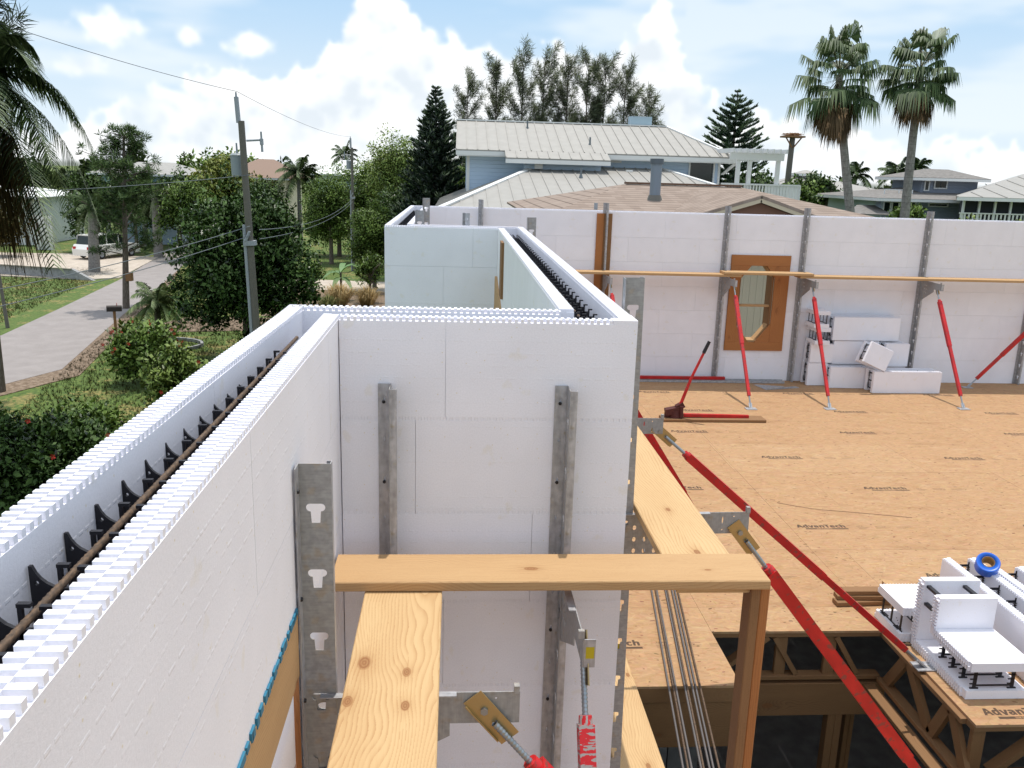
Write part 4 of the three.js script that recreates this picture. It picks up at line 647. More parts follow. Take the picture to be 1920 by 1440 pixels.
{ // blue house next door
  const t = thing('blue_house', 'blue clapboard house with pale standing-seam metal roofs on two levels', 'house');
  mesh('upper_wall', B(0.46, 10.45, 1.6, 4.2, -41.5, -34.6, 'x'), M.blueSiding, t); mesh('bay_wall', B(2.62, 5.56, 3.0, 4.0, -34.59, -33.75, 'x'), M.blueSiding, t); mesh('lower_wall', B(-0.2, 11.0, GROUND, 2.2, -44, -27.4, 'x'), M.blueSiding, t);
  mesh('corner_board', [B(0.42, 0.54, 1.6, 4.2, -34.64, -34.56), B(10.39, 10.48, 1.6, 4.2, -34.62, -34.56)], M.trim, t);
  roofStrips(t, [[0, 4.27, -34], [10.9, 4.27, -34], [9.0, 5.55, -38], [0.03, 5.55, -38]], 0.41, M.metalRoof); roofStrips(t, [[1.86, 4.0, -33.15], [5.83, 4.0, -33.15], [5.83, 4.268, -33.99], [1.86, 4.268, -33.99]], 0.41, M.metalRoof);
  roofStrips(t, [[10.9, 4.27, -34], [10.9, 4.27, -42], [9.0, 5.55, -38]], 0.41, M.metalRoof); roofStrips(t, [[10.9, 4.27, -42], [0, 4.27, -42], [0.03, 5.55, -38], [9.0, 5.55, -38]], 1.2, M.metalRoof);
  mesh('ridge_cap', [bar(V(0, 5.57, -38), V(9.0, 5.57, -38), 0.22, 0.05), bar(V(9.0, 5.57, -38), V(10.9, 4.29, -34), 0.14, 0.05)], M.trim, t);
  mesh('fascia', [B(0, 10.9, 4.06, 4.22, -34.0, -33.97), B(1.86, 5.83, 3.80, 3.95, -33.17, -33.14)], M.trim, t); mesh('gable_wall', slab([V(0.06, 4.2, -34.1), V(0.06, 5.48, -38), V(0.06, 4.2, -41.9)], 0.1), M.blueSiding, t);
  mesh('soffit', B(0.05, 10.85, 4.03, 4.055, -34.6, -33.98), M.trim, t);
  // lower hipped roof
  const A = [3.2, 3.76, -34.58], Bq = [8.2, 3.76, -34.58], C1 = [-0.7, 2.22, -26.4], D1 = [11.6, 2.22, -26.4];
  roofStrips(t, [C1, D1, Bq, A], 0.43, M.metalRoof); roofStrips(t, [[-0.7, 2.22, -44], C1, A, [3.2, 3.76, -36]], 0.43, M.metalRoof); roofStrips(t, [D1, [11.6, 2.22, -44], [8.2, 3.76, -36], Bq], 0.43, M.metalRoof);
  mesh('hip_cap', bar(V(...A), V(-0.7, 2.26, -26.4), 0.2, 0.06), M.trim, t); mesh('hip_cap', bar(V(...Bq), V(11.6, 2.26, -26.4), 0.2, 0.06), M.trim, t);
  const w = windowBox(t, 9.2, 10.25, 2.4, 4.1, -34.585); void w;
  windowBox(t, 6.0, 6.5, 3.95, 4.08, -34.585);
  for (const [x, y, z] of [[5.3, 4.62, -35.1], [2.95, 5.28, -37.1], [4.6, 3.4, -32.3]]) mesh('vent_pipe', [rod(V(x, y - 0.1, z), V(x, y + 0.28, z), 0.035), rod(V(x, y - 0.1, z), V(x, y + 0.04, z), 0.09, 0.05)], M.cableGrey, t);
  mesh('vent_box', B(7.45, 8.4, 5.55, 5.95, -38.6, -38.15), std({ color: 0x9fb4c0 }), t); mesh('eave_light', B(3.0, 3.3, 3.62, 3.8, -33.74, -33.55), M.trim, t); mesh('floodlight', B(6.55, 6.8, 3.60, 3.68, -33.9, -33.7), M.white, t);
  flat(t, 'downpipe', [[10.5, 3.6, -34.5], [10.62, 3.6, -34.5], [11.0, 4.05, -34.0], [10.9, 4.1, -34.0]], 0.05, M.trim);
}
{ // white roof deck and pergola
  const t = thing('pergola_deck', 'white pergola over a railed deck at the end of the blue house', 'pergola'), z = -33;
  for (const x of [10.68, 11.12, 12.22]) mesh('pergola_post', B(x - 0.07, x + 0.07, 2.3, 4.2, z - 0.07, z + 0.07), M.trim, t);
  mesh('main_beam', B(10.3, 12.4, 4.16, 4.42, z + 0.075, z + 0.12), M.trim, t); mesh('main_beam', B(10.3, 12.4, 4.16, 4.42, z - 2.6, z - 2.55), M.trim, t);
  for (let i = 0; i < 9; i++) { const x = 10.35 + i * 0.255; mesh('rafter', B(x, x + 0.05, 4.425, 4.58, z - 2.9, z + 0.35), M.trim, t); }
  mesh('top_rail', B(10.05, 13.1, 3.24, 3.30, z + 0.08, z + 0.18), M.trim, t); mesh('bottom_rail', B(10.05, 13.1, 2.32, 2.38, z + 0.1, z + 0.16), M.trim, t);
  for (let i = 0; i < 26; i++) { const x = 10.1 + i * 0.118, wd = x > 11.7 ? 0.1 : 0.06; mesh('picket', B(x, x + wd, 2.38, 3.24, z + 0.11, z + 0.14), M.trim, t); }
  mesh('deck_floor', B(10.05, 13.2, 2.18, 2.3, z - 4, z + 0.2), M.trim, t); for (const x of [10.3, 13.0]) mesh('deck_leg', B(x - 0.08, x + 0.08, GROUND, 2.18, z - 0.1, z + 0.06), M.trim, t);
  mesh('end_panel', B(13.1, 13.14, 2.3, 3.28, z - 1.2, z + 0.16), M.trim, t);
}
{ // brown shingle house just behind the rear wall
  const t = thing('shingle_house', 'low house with brown shingle roof and small front gable', 'house');
  mesh('outer_wall', B(2.2, 9.6, GROUND, 2.5, -27, -18.4, 'y'), M.beigeSiding, t);
  const sh = (pts) => flat(t, 'roof_plane', pts, 0.06, M.shingle);
  sh([[1.6, 2.56, -17.4], [9.7, 2.56, -17.4], [7.3, 3.24, -22.2], [4.3, 3.24, -22.2]]); sh([[1.6, 2.56, -27.2], [1.6, 2.56, -17.4], [4.3, 3.24, -22.2]]); sh([[9.7, 2.56, -17.4], [9.7, 2.56, -27.2], [7.3, 3.24, -22.2]]); sh([[9.7, 2.56, -27.2], [1.6, 2.56, -27.2], [4.3, 3.24, -22.2], [7.3, 3.24, -22.2]]);
  mesh('ridge_cap', bar(V(4.3, 3.27, -22.2), V(7.3, 3.27, -22.2), 0.25, 0.05), std({ color: 0x6b5242, roughness: 0.9 }), t);
  // front gable
  sh([[4.1, 2.54, -16.9], [6.0, 3.14, -16.9], [6.0, 3.14, -21.4], [4.1, 2.54, -17.4]].reverse().reverse()); sh([[6.0, 3.14, -16.9], [7.9, 2.54, -16.9], [7.9, 2.54, -17.4], [6.0, 3.14, -21.4]]);
  mesh('gable_wall', slab([V(4.3, 2.46, -17.05), V(7.7, 2.46, -17.05), V(6.0, 3.0, -17.05)], 0.05), M.brownWall, t);
  mesh('gable_trim', [bar(V(4.1, 2.47, -16.93), V(6.0, 3.07, -16.93), 0.05, 0.13), bar(V(7.9, 2.47, -16.93), V(6.0, 3.07, -16.93), 0.05, 0.13)], M.beigeTrim, t);
  const c = new THREE.Group(); c.name = 'chimney_pipe'; t.add(c); c.position.set(4.58, 2.72, -20); mesh('pipe', new THREE.CylinderGeometry(0.125, 0.125, 0.86, 20).translate(0, 0.63, 0), std({ color: 0x7d8894, roughness: 0.5, metalness: 0.3 }), c); mesh('pipe_cap', [new THREE.CylinderGeometry(0.155, 0.155, 0.12, 20).translate(0, 1.06, 0), new THREE.CylinderGeometry(0.09, 0.12, 0.04, 20).translate(0, 0.98, 0)], std({ color: 0x5c646c, roughness: 0.5, metalness: 0.3 }), c); mesh('flashing', new THREE.CylinderGeometry(0.14, 0.24, 0.3, 20).translate(0, 0.16, 0), std({ color: 0x6d6a62, roughness: 0.6 }), c);
  mesh('vent_pipe', rod(V(3.0, 2.7, -18.6), V(3.0, 2.86, -18.6), 0.04), M.grey, t);
}
function hipRoof(t, x0, x1, z0, z1, y, top, rx0, rx1, mat, name = 'roof_plane', strips = 0) {
  const zm = (z0 + z1) / 2, P = [[[x0, y, z1], [x1, y, z1], [rx1, top, zm], [rx0, top, zm]], [[x1, y, z1], [x1, y, z0], [rx1, top, zm]], [[x1, y, z0], [x0, y, z0], [rx0, top, zm], [rx1, top, zm]], [[x0, y, z0], [x0, y, z1], [rx0, top, zm]]];
  for (const q of P) strips ? roofStrips(t, q, strips, mat, 0.05, true) : flat(t, name, q, 0.06, mat);
  mesh('fascia', [B(x0, x1, y - 0.16, y - 0.02, z1 - 0.03, z1), B(x0, x0 + 0.03, y - 0.16, y - 0.02, z0, z1 - 0.03)], M.trim, t);
}
{ const t = thing('grey_house', 'grey two-storey house with brown-grey hip roofs and white framed windows', 'house');
  hipRoof(t, 24.6, 28.9, -50.5, -46, 3.83, 4.32, 26.3, 27.7, M.shingleGrey); mesh('upper_wall', B(25.4, 28.6, 2.9, 3.76, -49.9, -46.7, 'x'), M.greySiding, t);
  windowBox(t, 25.55, 25.85, 3.12, 3.7, -46.68); windowBox(t, 26.1, 26.85, 3.25, 3.74, -46.68, 2);
  hipRoof(t, 21.9, 30, -53, -44.3, 2.72, 3.3, 25.6, 28.6, M.shingleGrey); mesh('lower_wall', B(24.7, 29.5, GROUND, 2.62, -52, -45.2, 'x'), M.greySiding, t);
  windowBox(t, 25.1, 26.2, 2.32, 2.52, -45.18, 3);
  mesh('porch_wall', B(22.6, 24.69, GROUND, 2.62, -52, -45.3, 'x'), M.paleSiding, t); for (let i = 0; i < 4; i++) windowBox(t, 22.68 + i * 0.46, 23.11 + i * 0.46, 1.95, 2.55, -45.28); for (let i = 0; i < 3; i++) mesh('porch_panel', B(22.7 + i * 0.6, 23.24 + i * 0.6, 1.3, 1.9, -45.29, -45.25), M.greySiding, t);
  flat(t, 'porch_roof', [[20.2, 1.9, -44], [22.6, 1.9, -44], [22.6, 2.3, -46], [21.6, 2.3, -46]], 0.06, M.shingleGrey);
  mesh('roof_rail', [B(23.1, 24.7, 3.12, 3.16, -46.2, -46.16), B(23.1, 23.15, 2.7, 3.12, -46.2, -46.16), B(23.9, 23.95, 2.7, 3.12, -46.2, -46.16), B(24.65, 24.7, 2.7, 3.12, -46.2, -46.16)], M.trim, t);
}
{ const t = thing('porch_house', 'house with wide pale roof, dark screened porch and white railing', 'house');
  roofStrips(t, [[23.3, 2.95, -39.5], [44, 2.95, -39.5], [44, 5.25, -50.5], [36.7, 5.25, -50.5]], 1.2, M.metalRoof); flat(t, 'roof_side', [[29.5, 2.95, -50.2], [23.3, 2.95, -39.5], [36.7, 5.25, -50.5]], 0.05, M.metalRoof); mesh('fascia', B(23.3, 44, 2.78, 2.93, -39.53, -39.5), M.trim, t);
  const plan = (y0, y1, mat, name, in0) => { const g = extrude(poly([[24 + in0, 40.3], [43, 40.3], [43, 50], [29.6 + in0, 50]]), y1 - y0); g.rotateX(-HP); g.translate(0, y0, 0); return mesh(name, g, mat, t); }; plan(1.3, 2.88, M.screen, 'screen_wall', 0.02); plan(GROUND, 1.298, M.greySiding, 'lower_wall', 0);
  for (let i = 0; i < 9; i++) { const x = 24.1 + i * 0.78; mesh('porch_post', B(x - 0.05, x + 0.05, 1.3, 2.86, -40.29, -40.2), M.trim, t); } mesh('hand_rail', B(23.9, 31, 2.16, 2.22, -40.19, -40.12), M.trim, t);
  for (let i = 0; i < 34; i++) mesh('baluster', B(23.95 + i * 0.2, 24.03 + i * 0.2, 1.45, 2.16, -40.18, -40.15), M.trim, t); mesh('bottom_rail', B(23.9, 31, 1.38, 1.44, -40.19, -40.12), M.trim, t);
}
{ const t = thing('cupola_house', 'low house with cream hip roof and little cupola beyond the palms', 'house');
  hipRoof(t, 21.5, 30.5, -66, -58, 2.72, 3.85, 24.4, 25.6, M.metalRoof, 'roof_plane', 1.4); mesh('outer_wall', B(22.2, 29.8, GROUND, 2.66, -65, -59), M.brownWall, t); mesh('cupola', B(24.55, 25.45, 3.7, 3.98, -62.4, -61.5), M.trim, t); hipRoof(t, 24.2, 25.8, -62.7, -61.1, 3.99, 4.25, 24.9, 25.1, M.metalRoof); windowBox(t, 25.6, 26.3, 1.7, 2.4, -58.98);
}
{ const t = thing('left_blue_house', 'pale blue stilt house half hidden behind the pine', 'house'); hipRoof(t, -30, -22.2, -84, -74, 2.55, 3.5, -27.5, -24.5, M.metalRoof); mesh('upper_wall', B(-29.2, -23.0, -0.4, 2.45, -83, -75), clap(0x93b6cc), t); for (const x of [-29, -26, -23.2]) mesh('stilt', B(x - 0.15, x + 0.15, GROUND, -0.4, -75.3, -75), M.concrete, t); windowBox(t, -28.6, -27.4, 0.3, 1.6, -74.98, 2); windowBox(t, -23.7, -23.3, 1.3, 1.9, -74.98); windowBox(t, -26.4, -25.2, 0.3, 1.6, -74.98, 2); mesh('under_wall', B(-28.5, -24, GROUND, -0.41, -82, -77), M.blueSiding, t); }
{ const t = thing('brown_roof_house', 'house with plain brown hip roof behind the tall utility pole', 'house'); hipRoof(t, -20.0, -13.9, -86, -75, 2.5, 4.05, -17.6, -16.2, std({ color: 0x8a7466, roughness: 0.95 })); mesh('outer_wall', B(-19.4, -14.6, GROUND, 2.4, -85, -76), M.beigeSiding, t); }
{ const t = thing('white_roof_house', 'distant house with whitish roof beside the coconut palm', 'house'); hipRoof(t, -16.5, -8.5, -112, -102, 2.8, 4.4, -13.4, -11.6, M.trim); mesh('outer_wall', B(-15.8, -9.2, GROUND, 2.7, -111, -103), M.paleSiding, t); }
{ const t = thing('garage_building', 'low white building behind the drooping palm fronds', 'building'); hipRoof(t, -46, -33.5, -84, -73, 0.5, 1.2, -43, -37, M.trim); mesh('outer_wall', B(-45.5, -34.2, GROUND, 0.4, -83, -73.8), M.white, t); windowBox(t, -37.4, -35.6, -2.2, -1.0, -73.78, 2); }
mark(mesh('white_fence', B(-32.6, -31.3, GROUND, GROUND + 2.6, -70.2, -70), M.white), 'white panel standing between the hedge and palm', 'fence');
{ // nest platform pole
  const t = thing('nest_pole', 'tall pole with a twig nest platform on braces', 'nest pole', [21.02, GROUND, -55]); t.rotation.z = -0.012; mesh('pole_shaft', rod(V(0, 0, 0), V(0, 9.55, 0), 0.22, 0.17, 12), M.poleWood, t); mesh('platform', B(-0.6, 0.6, 9.5, 9.6, -0.6, 0.6), M.stud, t);
  mesh('brace', [bar(V(0.05, 8.9, 0.2), V(0.5, 9.5, 0.2), 0.07, 0.07), bar(V(-0.05, 8.9, 0.2), V(-0.5, 9.5, 0.2), 0.07, 0.07)], M.stud, t); const r = rng(9), l = []; for (let i = 0; i < 160; i++) { const a = r() * 6.28, q = Math.sqrt(r()) * 0.6, b = a + 1 + r() * 2; l.push(rod(V(q * Math.cos(a), 9.62 + r() * 0.14, q * Math.sin(a)), V(q * Math.cos(a) + 0.25 * Math.cos(b), 9.64 + r() * 0.16, q * Math.sin(a) + 0.25 * Math.sin(b)), 0.014, 0.008, 4)); } mesh('twig_nest', l, M.stud, t);
}
function smallPole(label, x, z, h, r = 0.09) { const t = thing('lamp_pole', label, 'pole', [x, GROUND, z]); mesh('pole_shaft', rod(V(0, 0, 0), V(0, h, 0), r * 1.2, r, 8), M.poleWood, t); mesh('cross_arm', B(-0.5, 0.5, h - 0.4, h - 0.3, -0.05, 0.05), M.poleWood, t); }
{ const t = thing('thin_post', 'thin bare grey post in the lawn by the road', 'post', [-18.5, GROUND, -36.5]); t.rotation.z = 0.05; mesh('post_shaft', rod(V(0, 0, 0), V(0, 2.6, 0), 0.08, 0.06, 8), M.poleWood, t); mesh('post_cap', rod(V(0, 2.6, 0), V(0, 2.66, 0), 0.075, 0.05, 8), M.grey, t); }
smallPole('thin grey pole in front of the far coconut palms', 28.6, -60, 6.6); smallPole('far pole beside the wide pale porch roof', 34.2, -62, 8.0); smallPole('far thin pole rising over the brown hip roof', -21.6, -98, 6.6);
// parked cars
function car(name, label, pos, turn, color, suv) {
  const t = thing(name, label, 'car', pos, turn), L = 4.6, Wd = 1.8, body = std({ color, roughness: 0.3, metalness: 0.1 });
  const s = new THREE.Shape(), h2 = suv ? 1.7 : 1.42; s.moveTo(-2.25, 0.32); s.lineTo(2.25, 0.32); s.lineTo(2.3, 0.62); s.lineTo(2.2, 0.86); s.lineTo(1.2, 0.98); s.lineTo(-2.1, 0.98); s.lineTo(-2.3, 0.7); s.closePath(); const g = clean(new THREE.ExtrudeGeometry(s, { depth: Wd - 0.12, bevelEnabled: true, bevelSize: 0.06, bevelThickness: 0.06, bevelSegments: 2 })); g.translate(0, 0, -(Wd - 0.12) / 2); mesh('body', g, body, t);
  const c = new THREE.Shape(); c.moveTo(1.15, 0.97); c.lineTo(0.55, h2 - 0.06); c.lineTo(-1.8, h2 - 0.06); c.lineTo(-2.08, 0.97); c.closePath(); const cg = clean(new THREE.ExtrudeGeometry(c, { depth: Wd - 0.3, bevelEnabled: false })); cg.translate(0, 0, -(Wd - 0.3) / 2); mesh('window_band', cg, M.glass, t);
  mesh('roof', B(-1.85, 0.6, h2 - 0.07, h2, -Wd / 2 + 0.15, Wd / 2 - 0.15), body, t); for (const x of [-1.9, -0.75, 0.35]) mesh('pillar', [B(x - 0.05, x + 0.05, 0.97, h2 - 0.06, Wd / 2 - 0.155, Wd / 2 - 0.145), B(x - 0.05, x + 0.05, 0.97, h2 - 0.06, -Wd / 2 + 0.145, -Wd / 2 + 0.155)], body, t);
  for (const x of [-1.4, 1.4]) for (const z of [-Wd / 2 + 0.05, Wd / 2 - 0.05]) { const w = new THREE.Group(); w.name = 'wheel'; t.add(w); w.position.set(x, 0.33, z); mesh('tyre', new THREE.TorusGeometry(0.25, 0.085, 8, 18), M.black, w); mesh('rim', new THREE.CylinderGeometry(0.18, 0.18, 0.1, 14).rotateX(HP), M.grey, w); }
  for (const z of [-0.65, 0.65]) { mesh('tail_light', B(-2.36, -2.3, 0.72, 0.9, z - 0.12, z + 0.12), M.red, t); mesh('headlight', B(2.28, 2.35, 0.66, 0.8, z - 0.15, z + 0.15), M.white, t); }
  return t;
}
car('parked_car', 'white parked estate car behind the grey palm trunk on the driveway', [-25.3, GROUND + 0.06, -65.0], 1.15, 0xe4e4e0, true);
car('parked_car', 'white car far along the street past the garden trees', [-25.5, GROUND + 0.03, -136], 1.4, 0xe8e8e8, true);
// ---------------------------------------------------------------- planting
// collects small coloured faces
class Leaves {
  constructor(seed) { this.r = rng(seed); this.p = []; this.n = []; this.c = []; this.i = []; }
  quad(a, b, c, d, col, nrm) { const k = this.p.length / 3; for (const v of [a, b, c, d]) { this.p.push(v.x, v.y, v.z); this.c.push(col[0], col[1], col[2]); this.n.push(nrm.x, nrm.y, nrm.z); } this.i.push(k, k + 1, k + 2, k, k + 2, k + 3); }
  leaf(pos, dir, side, len, w, col, soft) { // a pointed leaf from pos along dir
    const n = dir.clone().cross(side).normalize(); if (soft) { if (n.dot(soft) < 0) n.negate(); n.multiplyScalar(0.55).add(soft).normalize(); } const m = pos.clone().addScaledVector(dir, len * 0.5), k = this.p.length / 3, e = pos.clone().addScaledVector(dir, len);
    for (const v of [pos, m.clone().addScaledVector(side, w / 2), e, m.clone().addScaledVector(side, -w / 2)]) { this.p.push(v.x, v.y, v.z); this.c.push(col[0], col[1], col[2]); this.n.push(n.x, n.y, n.z); }
    this.i.push(k, k + 1, k + 2, k, k + 2, k + 3);
  }
  geo() { const g = new THREE.BufferGeometry(); g.setAttribute('position', new THREE.Float32BufferAttribute(this.p, 3)); g.setAttribute('normal', new THREE.Float32BufferAttribute(this.n, 3)); g.setAttribute('color', new THREE.Float32BufferAttribute(this.c, 3)); g.setIndex(this.i); return g; }
}
const rv = (r) => { const z = r() * 2 - 1, a = r() * 6.2832, q = Math.sqrt(1 - z * z); return V(q * Math.cos(a), z, q * Math.sin(a)); };
M.leaf = new THREE.MeshPhysicalMaterial({ vertexColors: true, roughness: 0.6, side: THREE.DoubleSide, transmission: 0.4, thickness: 0, specularIntensity: 0.35 });
M.leafMatte = new THREE.MeshPhysicalMaterial({ vertexColors: true, roughness: 0.9, side: THREE.DoubleSide, transmission: 0.35, thickness: 0, specularIntensity: 0.2 });
const GAIN = 2.3;
M.bark = std({ map: rep(tex(256, 256, (u, v) => { const q = 104 + 50 * wrapN(u, v, 14, 5, 4, 161); return [q, q - 10, q - 20]; }), 2, 0.6), roughness: 1, bumpScale: 0.02 });
M.barkGrey = std({ map: rep(tex(256, 256, (u, v) => { const q = 132 + 26 * wrapN(u, v, 5, 9, 4, 171) + ((v * 10) % 1 < 0.12 ? -18 : 0); return [q, q - 4, q - 8]; }), 2, 0.5), roughness: 1 });
function mix(a, b, t) { return [lerp(a[0], b[0], t) * GAIN, lerp(a[1], b[1], t) * GAIN, lerp(a[2], b[2], t) * GAIN]; }
// leafy crown: clumps spread through an ellipsoid, leaves spread through the clumps
function leafCrown(L, c, rad, { k = 60, n = 60, rc = 0.5, size = 0.16, cols = [[0.03, 0.06, 0.015], [0.08, 0.13, 0.03]], lower = -0.9, droop = 0.2 } = {}) {
  const r = L.r;
  for (let q = 0; q < k; q++) {
    const d = rv(r); if (d.y < lower) d.y *= -0.5; const f = Math.pow(r(), 0.42), lump = 0.78 + 0.34 * n3(d.x * 1.7 + c[0], d.y * 1.7, d.z * 1.7 + c[2]);
    const cc = V(c[0] + d.x * rad[0] * f * lump, c[1] + d.y * rad[1] * f * lump, c[2] + d.z * rad[2] * f * lump), tone = r(), rr = rc * (0.6 + r() * 0.8);
    for (let i = 0; i < n; i++) {
      const e = rv(r), p = cc.clone().addScaledVector(e, rr * Math.pow(r(), 0.5)); const dir = e.clone().multiplyScalar(0.7).add(rv(r)).add(V(0, -droop, 0)).normalize(), side = dir.clone().cross(rv(r)).normalize(), s = size * (0.4 + 1.3 * r() * r() + 0.35 * r());
      L.leaf(p, dir, side, s, s * 0.55, mix(cols[0], cols[1], clamp(tone * 0.55 + r() * 0.55)), e.clone().multiplyScalar(0.5).addScaledVector(d, 0.4).add(V(0, 0.5, 0.15)).normalize());
    }
  }
}
function limbs(base, top, r0, list, mat, parent, name = 'trunk') { const g = [rod(V(...base), V(...top), r0, r0 * 0.55, 10)]; for (const [t, e, rr] of list) g.push(rod(V(...base).lerp(V(...top), t), V(...e), rr, rr * 0.4, 7)); return mesh(name, g, mat, parent); }
function broadTree(name, label, x, z, y, rad, opt, group) {
  const t = thing(name, label, opt.cat ?? 'tree', [x, GROUND, z], 0, group), L = new Leaves(opt.seed), cy = y - GROUND, r = rng(opt.seed + 5), ls = [];
  for (let i = 0; i < 7; i++) { const a = r() * 6.28, q = 0.35 + r() * 0.45; ls.push([0.45 + r() * 0.5, [Math.cos(a) * rad[0] * q, cy + (r() - 0.3) * rad[1] * 0.8, Math.sin(a) * rad[2] * q], 0.05 + rad[0] * 0.015]); }
  limbs([0, 0, 0], [0, Math.max(0.5, cy), 0], 0.06 + rad[0] * 0.045, ls, M.bark, t); leafCrown(L, [0, cy, 0], rad, opt); mesh('crown', L.geo(), M.leaf, t); return t;
}
const DK = [[0.012, 0.028, 0.007], [0.05, 0.09, 0.018]], MD = [[0.03, 0.06, 0.011], [0.10, 0.15, 0.028]], LT = [[0.05, 0.09, 0.02], [0.16, 0.20, 0.05]];
broadTree('round_bush', 'big dark glossy-leaved bush behind the tall utility pole', -7.4, -31, 0.05, [2.85, 3.25, 2.6], { seed: 21, k: 470, n: 100, rc: 0.42, size: 0.15, cols: [[0.010, 0.024, 0.006], [0.05, 0.095, 0.02]], cat: 'bush' });
broadTree('garden_tree', 'tall light green tree beside the dark spire-shaped pine', -3.6, -56, 3.2, [2.2, 2.6, 2.2], { seed: 31, k: 150, n: 190, rc: 0.6, size: 0.136, cols: LT }, 'trees beyond the garden');
broadTree('garden_tree', 'broad green tree behind the slim grey utility pole', -5.6, -66, 1.6, [3.6, 2.7, 3], { seed: 32, k: 220, n: 190, rc: 0.7, size: 0.149, cols: MD }, 'trees beyond the garden');
broadTree('garden_tree', 'green tree left of the slim grey utility pole over the street', -9.0, -64, 0.6, [2.4, 2.7, 2.4], { seed: 33, k: 180, n: 190, rc: 0.6, size: 0.136, cols: MD }, 'trees beyond the garden');
broadTree('garden_tree', 'feathery green tree in front of the slim utility pole foot', -4.6, -50, -0.4, [1.7, 1.9, 1.6], { seed: 34, k: 130, n: 190, rc: 0.5, size: 0.124, cols: MD }, 'trees beyond the garden');
broadTree('garden_tree', 'dark green tree close behind the recess wall corner', -2.6, -50, 0.6, [1.9, 2.2, 1.8], { seed: 35, k: 150, n: 190, rc: 0.5, size: 0.124, cols: DK }, 'trees beyond the garden');
broadTree('garden_tree', 'green shrub tree against the corner of the blue house', 0.0, -50, 2.4, [1.1, 1.6, 1.2], { seed: 36, k: 90, n: 190, rc: 0.4, size: 0.099, cols: MD }, 'trees beyond the garden');
broadTree('garden_tree', 'green tree filling the gap right of the slim utility pole', -3.9, -62, 0.8, [2.6, 2.6, 2.2], { seed: 131, k: 190, n: 170, rc: 0.6, size: 0.14, cols: MD }, 'trees beyond the garden');
broadTree('garden_tree', 'low green tree under the sagging cables between the poles', -9.2, -70, -0.6, [3.0, 2.2, 2.4], { seed: 132, k: 180, n: 150, rc: 0.6, size: 0.15, cols: MD }, 'trees beyond the garden');
broadTree('garden_tree', 'dark green tree right behind the spire-shaped pine', 1.6, -58, 1.6, [2.6, 2.6, 2.0], { seed: 133, k: 170, n: 150, rc: 0.6, size: 0.14, cols: DK }, 'trees beyond the garden');
broadTree('street_tree', 'yellowish green tree left of the transformer drum', -18.6, -72, 1.7, [2.6, 2.2, 2.2], { seed: 37, k: 200, n: 110, rc: 0.7, size: 0.26, cols: [[0.05, 0.08, 0.015], [0.18, 0.19, 0.04]] }, 'trees along the street');
broadTree('street_tree', 'green tree between the pine and the big dark bush', -19.0, -64, 0.4, [2.4, 2.2, 2.0], { seed: 138, k: 170, n: 110, rc: 0.55, size: 0.18, cols: MD }, 'trees along the street');
broadTree('street_tree', 'leafy green tree beside the pale blue stilt house', -24.6, -69, 1.0, [2.2, 2.0, 2.0], { seed: 139, k: 140, n: 110, rc: 0.5, size: 0.18, cols: DK }, 'trees along the street');
broadTree('street_tree', 'dark tree to the right of the brown hip roof', -15.2, -70, 0.5, [2.6, 2.0, 2.4], { seed: 38, k: 130, n: 80, rc: 0.6, size: 0.24, cols: DK }, 'trees along the street');
broadTree('street_tree', 'dark tree mass behind the pine, under the pale blue house', -22.4, -72.5, 0.4, [3.4, 2.6, 2.4], { seed: 39, k: 170, n: 80, rc: 0.6, size: 0.24, cols: DK }, 'trees along the street');
broadTree('street_tree', 'dark tree behind the grey palm trunk', -27.4, -69, 0.3, [3.0, 2.7, 2.2], { seed: 40, k: 140, n: 80, rc: 0.6, size: 0.24, cols: DK }, 'trees along the street');
broadTree('street_tree', 'reddish brown leafy tree behind the drooping palm', -33.4, -64, -1.0, [3.2, 1.7, 2.2], { seed: 41, k: 150, n: 80, rc: 0.6, size: 0.22, cols: [[0.05, 0.04, 0.015], [0.13, 0.11, 0.03]] }, 'trees along the street');
broadTree('street_tree', 'far green tree over the street end', -33, -130, 1.5, [9, 4, 5], { seed: 42, k: 200, n: 60, rc: 1.1, size: 0.5, cols: MD }, 'trees along the street');
broadTree('street_tree', 'far low green tree right of the street', -14, -120, 0.0, [6, 3.0, 4], { seed: 43, k: 160, n: 60, rc: 1.0, size: 0.45, cols: MD }, 'trees along the street');
broadTree('street_tree', 'far green tree behind the low white building', -52, -95, 1.2, [8, 4.2, 5], { seed: 44, k: 200, n: 60, rc: 1.1, size: 0.45, cols: DK }, 'trees along the street');
broadTree('round_bush', 'dark round bush at the foot of the first tall fan palm', 12.6, -36, 2.0, [1.9, 1.9, 1.7], { seed: 45, k: 190, n: 90, rc: 0.35, size: 0.16, cols: DK, cat: 'bush' });
broadTree('round_bush', 'dark hedge bush under the cream cupola house', 15.6, -48, 1.1, [2.6, 1.5, 1.6], { seed: 46, k: 150, n: 80, rc: 0.45, size: 0.2, cols: DK, cat: 'bush' });
broadTree('round_bush', 'green bush between the two fan palm trunks', 19.6, -50, 2.1, [1.8, 1.5, 1.5], { seed: 47, k: 140, n: 80, rc: 0.4, size: 0.18, cols: MD, cat: 'bush' });
broadTree('round_bush', 'dark bush left of the far coconut palms', 22.6, -54, 2.7, [1.5, 1.4, 1.4], { seed: 48, k: 110, n: 80, rc: 0.4, size: 0.2, cols: DK, cat: 'bush' });
broadTree('round_bush', 'small bush in front of the grey house porch', 20.2, -38, 2.0, [0.9, 0.6, 0.7], { seed: 49, k: 60, n: 70, rc: 0.28, size: 0.13, cols: MD, cat: 'bush' });
